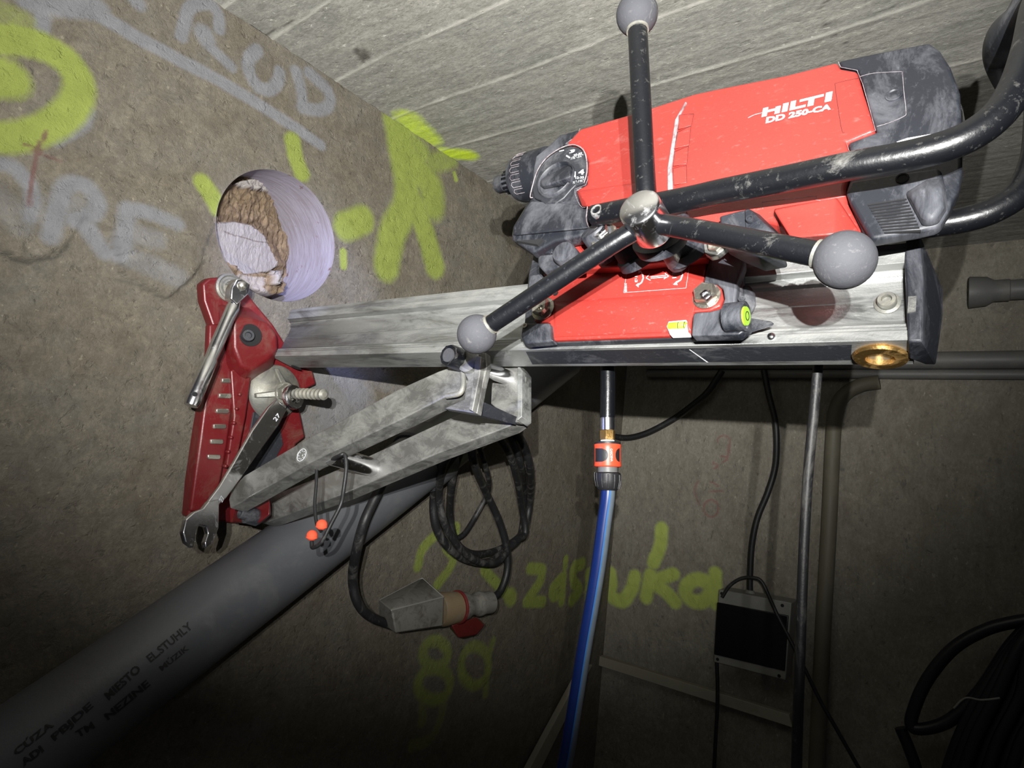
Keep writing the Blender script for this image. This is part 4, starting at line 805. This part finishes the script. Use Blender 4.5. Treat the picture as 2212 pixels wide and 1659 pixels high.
# corded ear plugs
ep = thing('ear_plugs', at(715, 1000, 0.69), 'orange foam ear plugs on a black cord looped over the strut cross bar', 'ear plugs')
PE = PN(0.655)
tube('cord', ep, [PE(*p) for p in ((684, 1015), (683, 1050), (680, 1090), (684, 1130), (694, 1148))], 0.0030, 'cable_clean', seg=10)
tube('cord', ep, [on(NV, n, x, y) for x, y, n in ((700, 1000, 0.69), (730, 986, 0.645), (744, 982, 0.645), (748, 1010, 0.65), (742, 1060, 0.655), (736, 1090, 0.655), (716, 1130, 0.655), (695, 1170, 0.655), (676, 1183, 0.655), (673, 1170, 0.655))], 0.0034, 'cable_clean', seg=10)
for (x, y, rr) in ((695, 1134, 12), (674, 1157, 12)):
    c = PE(x, y); R_ = pr(c, rr)
    bm = NB(); bmesh.ops.create_uvsphere(bm, u_segments=24, v_segments=16, radius=R_)
    for v in bm.verts: v.co.z *= 1.0 if v.co.z > 0 else 0.92; v.co += c
    pg_ = link('plug', bm, 'foam', ep, smooth=True)
    turned('plug_ridge', pg_, c - ZV * R_ * .30, ZV, [(R_ * 1.0, -0.0012), (R_ * 1.04, 0), (R_ * 1.0, 0.0012)], 'foam', 24)

# ================================================================ PIPES
PP = PX(WX + 0.115)
ax0, ax1 = PP(-420, 1968), PP(1215, 770)
RP = 0.083
dp = thing('drain_pipe', PP(300, 1440), 'large grey plastic drain pipe with black marker writing rising diagonally along the stone wall', 'pipe')
turned('pipe', dp, ax0, ax1 - ax0, [(RP, 0), (RP, (ax1 - ax0).length)], 'pipe', 72)
dA = (ax1 - ax0).normalized(); kc = (PP(905, 975) - ax0).dot(dA)
turned('pipe_collar', dp, ax0, dA, [(RP + .001, kc - 0.02), (RP + 0.010, kc - 0.014), (RP + 0.010, kc + 0.05), (RP + .001, kc + 0.056)], 'pipe', 64)
turned('seal_ring', dp, ax0, dA, [(RP + .001, kc - 0.026), (RP + 0.007, kc - 0.024), (RP + 0.007, kc - 0.016), (RP + .001, kc - 0.014)], 'dark', 64)
def cyl(px, py):
    d = ray(px, py).normalized(); o_ = CAM - ax0; a = d - dA * d.dot(dA); b_ = o_ - dA * o_.dot(dA)
    A_, B_, C_ = a.dot(a), 2 * a.dot(b_), b_.dot(b_) - (RP + 0.0012) ** 2; disc = B_ * B_ - 4 * A_ * C_
    if disc < 0: disc = 0
    return CAM + d * ((-B_ - math.sqrt(disc)) / (2 * A_))
def mark(text, bl, br, h, bold=0.0):
    dx, dy = br[0] - bl[0], br[1] - bl[1]; l = math.hypot(dx, dy); nx, ny = dy / l * h, -dx / l * h
    write('marker_writing', dp, text, [bl, br, (br[0] + nx, br[1] + ny), (bl[0] + nx, bl[1] + ny)], cyl, 'ink', bold)
mark('MIESTO', (236, 1512), (306, 1448), 18, .03); mark('EL.STUHLY', (326, 1432), (418, 1356), 18, .03); mark('MÚZIK', (350, 1450), (410, 1402), 15, .03)
mark('NEZINE', (234, 1556), (326, 1480), 16, .03); mark('PBJDE', (122, 1604), (206, 1530), 20, .03); mark('TM', (170, 1594), (206, 1572), 16, .02)
mark('CÚZA', (36, 1632), (118, 1568), 18, .03); mark('ADI', (52, 1656), (96, 1622), 16, .03)

def hpipe(y0, x0, x1, rpx, off, label, nm='horizontal_pipe', mat='pipe2'):
    a = on(YV, BY - off, 2300, y0); r_ = pr(on(YV, BY - off, 2000, y0), rpx)
    A_ = Vector((on(YV, BY - off, x0, 800).x, a.y, a.z)); B_ = Vector((on(YV, BY - off, x1, 780).x, a.y, a.z))
    bm = NB(); sweep(bm, [A_, B_], r_, 40); o = link(nm, bm, mat, None, smooth=True, loc=A_); return setp(o, label, 'pipe', 'pipes along the back wall')
hpipe(776, 1400, 2330, 18.5, 0.045, 'upper of two parallel grey plastic pipes along the back wall behind the rail end')
hpipe(809, 1400, 2330, 11, 0.03, 'lower thinner grey pipe running directly below the thicker one on the back wall')
vp = [on(YV, BY - 0.035, *p) for p in ((1900, 825), (1860, 832), (1825, 852), (1806, 885), (1800, 940), (1790, 1150), (1776, 1400), (1764, 1659), (1758, 1800))]
o = tube('vertical_conduit', None, vp, pr(vp[5], 15.5), 'conduit', n=8, seg=28, loc=vp[-1]); setp(o, 'olive grey vertical conduit on the back wall right of the switch box', 'conduit')
cpt = on(YV, BY - 0.05, 2092, 632); cpe = cpt + XV * 0.5
k = pr(cpt, 1)
o = turned('conduit_socket', None, cpt, XV, [(k * 30, 0), (k * 34, 0.002), (k * 31, 0.05), (k * 23, 0.07), (k * 23, 0.11), (k * 21, 0.112), (k * 21, 0.5)], 'pipe2', 40)
setp(o, 'short dark pipe with a flared socket end at the right edge beside the rail end', 'pipe')

# ================================================================ CABLES AND HOSES
PYH = PY(0.86)
wh = thing('water_hose', PYH(1220, 1700), 'blue water hose with an orange quick coupling hanging below the carriage', 'hose')
tube('hose_sleeve', wh, [PYH(*p) for p in ((1312, 770), (1313, 830), (1312, 905))], pr(PYH(1313, 850), 16), 'tube', seg=28)
c = PYH(1312, 903); axh = (PYH(1313, 1050) - c).normalized(); u = pr(c, 1)
turned('ferrule', wh, c, axh, [(16.5 * u, 0), (16.5 * u, 26 * u), (14 * u, 27 * u)], 'chrome', 32)
turned('brass_nut', wh, c + axh * 27 * u, axh, [(16 * u, 0), (16.5 * u, 1 * u), (16.5 * u, 20 * u), (14 * u, 21 * u), (14 * u, 25 * u)], 'brass', 6)
turned('sealing_ring', wh, c + axh * 48 * u, axh, [(15 * u, 0), (15 * u, 4 * u)], 'white', 32)
turned('coupling_top', wh, c + axh * 51 * u, axh, [(20 * u, 0), (28 * u, 2 * u), (28 * u, 9 * u), (20 * u, 9 * u)], 'cable_clean', 40)
cs = turned('coupling_sleeve', wh, c + axh * 57 * u, axh, [(28 * u, 0), (28.8 * u, 1.5 * u), (28 * u, 10 * u), (28 * u, 36 * u), (29 * u, 46 * u), (27 * u, 48 * u)], 'orange', 44)
def cylh(px, py, R_=28.3 * u):
    d = ray(px, py).normalized(); a = d - axh * d.dot(axh); o_ = CAM - c; b_ = o_ - axh * o_.dot(axh)
    A_, B_, C_ = a.dot(a), 2 * a.dot(b_), b_.dot(b_) - R_ * R_; disc = max(0, B_ * B_ - 4 * A_ * C_); return CAM + d * ((-B_ - math.sqrt(disc)) / (2 * A_))
def oval(cx, cy, rx, ry, a0, a1): return [(cx + rx * math.cos(math.radians(a)), cy + ry * math.sin(math.radians(a))) for a in np.linspace(a0, a1, 20)]
for o_p in ([(1286, 968)] + oval(1298, 983, 16, 15, -90, 90) + [(1286, 998)], oval(1338.5, 983, 9, 15, 90, 270)):
    bm = NB(); xs = [p[0] for p in o_p]; ys = [p[1] for p in o_p]
    # strips so the inlay follows the round sleeve
    yy = np.linspace(min(ys) + .3, max(ys) - .3, 10); rows = []
    for y in yy:
        hits = []
        for (x0, y0), (x1, y1) in zip(o_p, o_p[1:] + o_p[:1]):
            if (y0 - y) * (y1 - y) <= 0 and y0 != y1: hits.append(x0 + (x1 - x0) * (y - y0) / (y1 - y0))
        if len(hits) < 2: continue
        rows.append([bm.verts.new(cylh(min(hits) + (max(hits) - min(hits)) * k_ / 8, y)) for k_ in range(9)])
    for r0, r1 in zip(rows[:-1], rows[1:]):
        for k_ in range(8): bm.faces.new((r0[k_], r0[k_ + 1], r1[k_ + 1], r1[k_]))
    link('grip_inlay', bm, 'cable_clean', cs, smooth=True)
write('coupling_text', cs, 'GARDENA', [(1318, 969), (1319, 997), (1324, 997), (1323, 969)], lambda x, y: cylh(x, y, 28.6 * u), 'white', 0.0)
turned('coupling_neck', wh, c + axh * 105 * u, axh, [(21 * u, 0), (21 * u, 12 * u)], 'pipe2', 36)
bm = NB(); lathe(bm, c + axh * 116 * u, axh, [(24 * u, 0), (27.5 * u, 3 * u), (27.5 * u, 16 * u), (24 * u, 32 * u), (19 * u, 38 * u), (15 * u, 38 * u)], 40)
cnut = link('coupling_nut', bm, 'cable_clean', wh, smooth=True)
for k_ in range(12):
    a = 2 * math.pi * k_ / 12; r_ = Vector((math.cos(a), math.sin(a), 0))
    tube('grip_ridge', cnut, [c + axh * 119 * u + r_ * 27.5 * u, c + axh * 133 * u + r_ * 27.5 * u, c + axh * 148 * u + r_ * 24 * u], 1.6 * u, 'cable_clean', n=2, seg=8)
hp = [PYH(*p) for p in ((1314, 1052), (1312, 1080), (1305, 1130), (1293, 1220), (1278, 1310), (1262, 1400), (1246, 1500), (1228, 1610), (1212, 1700), (1196, 1850), (1170, 2100))]
def hosemesh():
    bm = NB(); P_ = catmull(hp, 8); r_ = pr(hp[0], 15.5); n = len(P_); rings = []
    for i in range(n):
        T = (P_[min(i + 1, n - 1)] - P_[max(i - 1, 0)]).normalized(); v = (CAM - P_[i]).normalized(); y = T.cross(v).normalized(); x = y.cross(T)
        rings.append([bm.verts.new(P_[i] + (x * math.cos(2 * math.pi * k / 32) + y * math.sin(2 * math.pi * k / 32)) * r_) for k in range(32)])
    sgn = 1 if (T.cross((CAM - P_[-1])).normalized()).dot(right) > 0 else -1
    for i in range(n - 1):
        for k in range(32):
            a = (2 * math.pi * (k + .5) / 32); s = math.sin(a) * sgn; f = bm.faces.new((rings[i][k], rings[i][(k + 1) % 32], rings[i + 1][(k + 1) % 32], rings[i + 1][k]))
            f.material_index = 0 if s < 0.18 else (2 if s < 0.42 else 1)
    return bm
link('hose', hosemesh(), ['hose', 'hose_grey', 'hose_light'], wh, smooth=True)
o = tube('power_cable', None, [PY(0.88)(*p) for p in ((1768, 760), (1766, 800), (1757, 900), (1746, 1020), (1738, 1150), (1732, 1300), (1727, 1450), (1722, 1600), (1716, 1850), (1705, 2200))], pr(PY(0.88)(1740, 1100), 10.5), 'cable', n=6, seg=20, loc=PY(0.88)(1716, 1850))
setp(o, 'thick dusty black cable hanging straight down from the right part of the rail', 'cable')
def wcable(name, pts, rpx, off, label, mat='cable_clean', plane=None):
    pl_ = plane or PY(BY - off); P_ = [pl_(*p) for p in pts]; o = tube(name, None, P_, pr(P_[len(P_) // 2], rpx), mat, n=8, seg=14, loc=P_[-1]); return setp(o, label, 'cable')
wcable('wall_cable', ((1215, 780), (1232, 830), (1256, 878), (1290, 925), (1340, 945), (1390, 938), (1450, 908), (1500, 872), (1530, 845), (1560, 800)), 6.5, 0.05, 'black cable sagging behind the blue hose below the rail')
wcable('box_cable', ((1650, 800), (1660, 850), (1676, 920), (1676, 1000), (1660, 1060), (1636, 1120), (1624, 1180), (1620, 1250), (1620, 1275)), 6.5, 0.06, 'black cable coming down into the top of the switch box')
wcable('draped_cable', ((1560, 1290), (1576, 1266), (1600, 1250), (1626, 1248), (1645, 1256), (1662, 1290), (1680, 1330), (1712, 1392), (1742, 1452), (1770, 1510), (1810, 1580), (1850, 1650), (1890, 1720), (1960, 1900)), 4, 0.15, 'thin black cable draped over the front of the switch box')
wcable('outlet_cable', ((1548, 1420), (1550, 1480), (1549, 1540), (1545, 1610), (1540, 1700), (1520, 1950)), 4, 0.06, 'thin black cable hanging from the lower left corner of the switch box')
# coiled lead of the stand on the left wall
lead = thing('coiled_lead', PX(WX + 0.1)(1040, 1240), 'dusty black coiled extension lead hanging below the struts on the stone wall', 'cable')
def lifted(base, top=0.235):                    # the loops come over the drain pipe, then hang near the wall
    return lambda px, py: on(XV, WX + base + (top - base) * min(1, max(0, (1075 - py) / 75)), px, py)
PL1, PL2, PL3 = lifted(0.10), lifted(0.14, 0.25), lifted(0.06, 0.22)
for pts, r_, pl_ in (
    (((985, 975), (955, 1020), (938, 1070), (940, 1130), (962, 1175), (1000, 1205), (1050, 1215), (1085, 1195), (1130, 1150), (1145, 1080), (1145, 1010), (1125, 950), (1090, 915)), 9.5, PL1),
    (((978, 965), (956, 1010), (948, 1070), (960, 1130), (990, 1180), (1030, 1212), (1070, 1215), (1094, 1195)), 8.5, PL2),
    (((1000, 960), (978, 1030), (972, 1110), (985, 1170), (1020, 1196), (1070, 1190), (1115, 1165), (1128, 1140), (1132, 1060), (1124, 1000), (1105, 950), (1080, 910)), 8, PL3),
    (((1018, 950), (1024, 1000), (1048, 1060), (1076, 1120), (1094, 1180), (1096, 1230), (1082, 1275), (1060, 1295)), 8, PL2),
    (((1030, 950), (1052, 1020), (1055, 1060), (1030, 1110), (1005, 1150), (985, 1165)), 5.5, PL3),
    (((1064, 925), (1100, 980), (1118, 1040), (1128, 1100), (1135, 1150), (1118, 1165)), 7.5, PL2)):
    P_ = [pl_(*p) for p in pts]; tube('cable_loop', lead, P_, pr(P_[3], r_), 'cable', n=8, seg=16)
pc = thing('plug_cable', PL2(800, 1300), 'dusty black cable curving down from the strut into the grey industrial plug', 'cable')
P_ = [(lambda q: on(XV, WX + 0.16 + 0.075 * min(1, max(0, (1230 - q[1]) / 60)), *q))(p) for p in ((840, 1010), (828, 1040), (806, 1085), (786, 1130), (770, 1190), (762, 1250), (772, 1300), (800, 1332), (850, 1352))]
tube('cable', pc, P_, pr(P_[4], 11), 'cable', n=8, seg=18)
# industrial plug and socket
pg = thing('industrial_plug', PX(WX + 0.16)(900, 1350), 'dirty grey square industrial plug joined to a tan round coupler below the coiled lead', 'plug')
pn0, pn1 = 0.16, 0.05
topq = [(818, 1292), (908, 1247), (960, 1290), (852, 1314)]
A0 = [PX(WX + 0.20)(818, 1300), PX(WX + 0.20)(912, 1248), PX(WX + 0.20)(962, 1290), PX(WX + 0.20)(846, 1316)]
q0 = PX(WX + 0.22)
f1, f2, f3, f4 = q0(846, 1316), q0(960, 1288), q0(958, 1352), q0(852, 1366)
bk1, bk2 = PX(WX + 0.22)(820, 1298) , PX(WX + 0.22)(912, 1248)
sh = hullo('plug_body', pg, [PX(WX + .21)(846, 1316), PX(WX + .21)(960, 1288), PX(WX + .21)(958, 1354), PX(WX + .21)(855, 1368), PX(WX + .12)(818, 1296), PX(WX + .12)(912, 1247), PX(WX + .12)(818, 1345)], 'plug', 0.004)
seamp = [PX(WX + .2125)(846, 1318), PX(WX + .2125)(958, 1290), PX(WX + .122)(912, 1249), PX(WX + .122)(820, 1297), PX(WX + .2125)(846, 1318)]
tube('plug_rim', sh, seamp, 0.0022, 'box', n=1, seg=8)
a0, a1 = PX(WX + 0.17)(945, 1318), PX(WX + 0.20)(1062, 1300)
u2 = pr(a0, 1); ln = (a1 - a0).length
cp = turned('coupler_body', pg, a0, a1 - a0, [(34 * u2, 0), (36 * u2, ln * .08), (33 * u2, ln * .33), (31 * u2, ln * .34)], 'plug2', 40)
turned('coupler_ring', pg, a0 + (a1 - a0) * 0.34, a1 - a0, [(35 * u2, 0), (36 * u2, 2 * u2), (36 * u2, 5 * u2), (33 * u2, 7 * u2)], 'plug_red', 40)
turned('coupler_neck', pg, a0 + (a1 - a0) * 0.37, a1 - a0, [(32 * u2, 0), (30 * u2, ln * .12), (23 * u2, ln * .2), (22 * u2, ln * .3), (27 * u2, ln * .34), (27 * u2, ln * .42), (25 * u2, ln * .43), (25 * u2, ln * .60), (20 * u2, ln * .62)], 'plug', 40)
hullo('coupler_lid', pg, [PX(WX + .16)(*p) for p in ((975, 1350), (1030, 1332), (1048, 1350), (1030, 1372), (990, 1378))] + [PX(WX + .12)(*p) for p in ((970, 1355), (1040, 1345), (1000, 1380))], 'plug_red', 0.004)
# switch box
bx = thing('switch_box', on(YV, BY, 1620, 1450), 'light grey switch box with a dark smoked cover on the back wall', 'switch box')
PBx = PY(BY - 0.11)
slab('box_body', bx, PBx, [(1553, 1273), (1710, 1302), (1697, 1470), (1541, 1430)], YV * 0.10, 'box', 0.004)
slab('box_cover', bx, PY(BY - 0.116), [(1549, 1301), (1703, 1330), (1695, 1450), (1542, 1414)], YV * 0.012, 'smoke', 0.003)
for p in ((1559, 1282), (1690, 1308), (1550, 1424), (1683, 1460)):
    turned('box_screw', bx, PY(BY - 0.111)(*p), -YV, [(0.006, 0), (0.006, 0.0012)], 'void', 16)
turned('cable_gland', bx, on(YV, BY - 0.06, 1619, 1300), ZV, [(0.016, 0), (0.016, 0.02), (0.020, 0.022), (0.020, 0.035), (0.014, 0.045)], 'box', 12)
# cable ducts
o = slab('cable_duct', None, PY(BY - 0.035), [(1290, 1416), (1704, 1544), (1712, 1572), (1290, 1437)], YV * 0.03, 'duct', 0.002, loc=PY(BY - 0.035)(1290, 1420)); setp(o, 'cream cable duct strip running across the back wall below the switch box', 'cable duct')
bpy.data.objects[o.name].data.transform(Matrix.Identity(4))
o = slab('cable_duct', None, PX(WX + 0.04), [(1262, 1440), (1280, 1436), (1170, 1659), (1130, 1740), (1105, 1740), (1150, 1650)], XV * -0.025, 'duct', 0.002, loc=PX(WX + 0.04)(1280, 1436)); setp(o, 'cream cable duct strip dropping steeply on the left wall behind the blue hose', 'cable duct')
# dark hose coil, lower right
hc = thing('hose_coil', on(YV, BY - 0.12, 2120, 1640), 'black hose coil hanging in the dark lower right corner', 'hose')
PC = PY(BY - 0.12)
def hl(pts, r_, off=0.12, mat='hose_black', nm='hose_loop'):
    P_ = [PY(BY - off)(*p) for p in pts]; tube(nm, hc, P_, pr(P_[1], r_), mat, n=8, seg=16)
hl(((2260, 1335), (2200, 1342), (2130, 1360), (2060, 1400), (2005, 1465), (1975, 1530), (1970, 1570), (2010, 1572), (2060, 1550), (2120, 1490), (2180, 1400), (2230, 1345)), 13, 0.14)
hl(((1945, 1572), (1965, 1620), (1985, 1680), (2000, 1760)), 12, 0.12)
for i in range(9):
    x = i * 17
    hl(((2250, 1335 + i * 3), (2190 + i * 6, 1400), (2120 + x, 1500), (2070 + x, 1600), (2030 + x, 1720), (2010 + x, 1800)), 12, 0.16 + 0.012 * (i % 3))
hl(((2060, 1530), (2085, 1508), (2120, 1512), (2160, 1508)), 2.0, 0.30, 'box', 'cable_tie')

for o in list(bpy.data.objects):
    if o.type == 'MESH' and o.parent is None and 'kind' not in o and 'label' not in o: print('UNLABELLED', o.name)
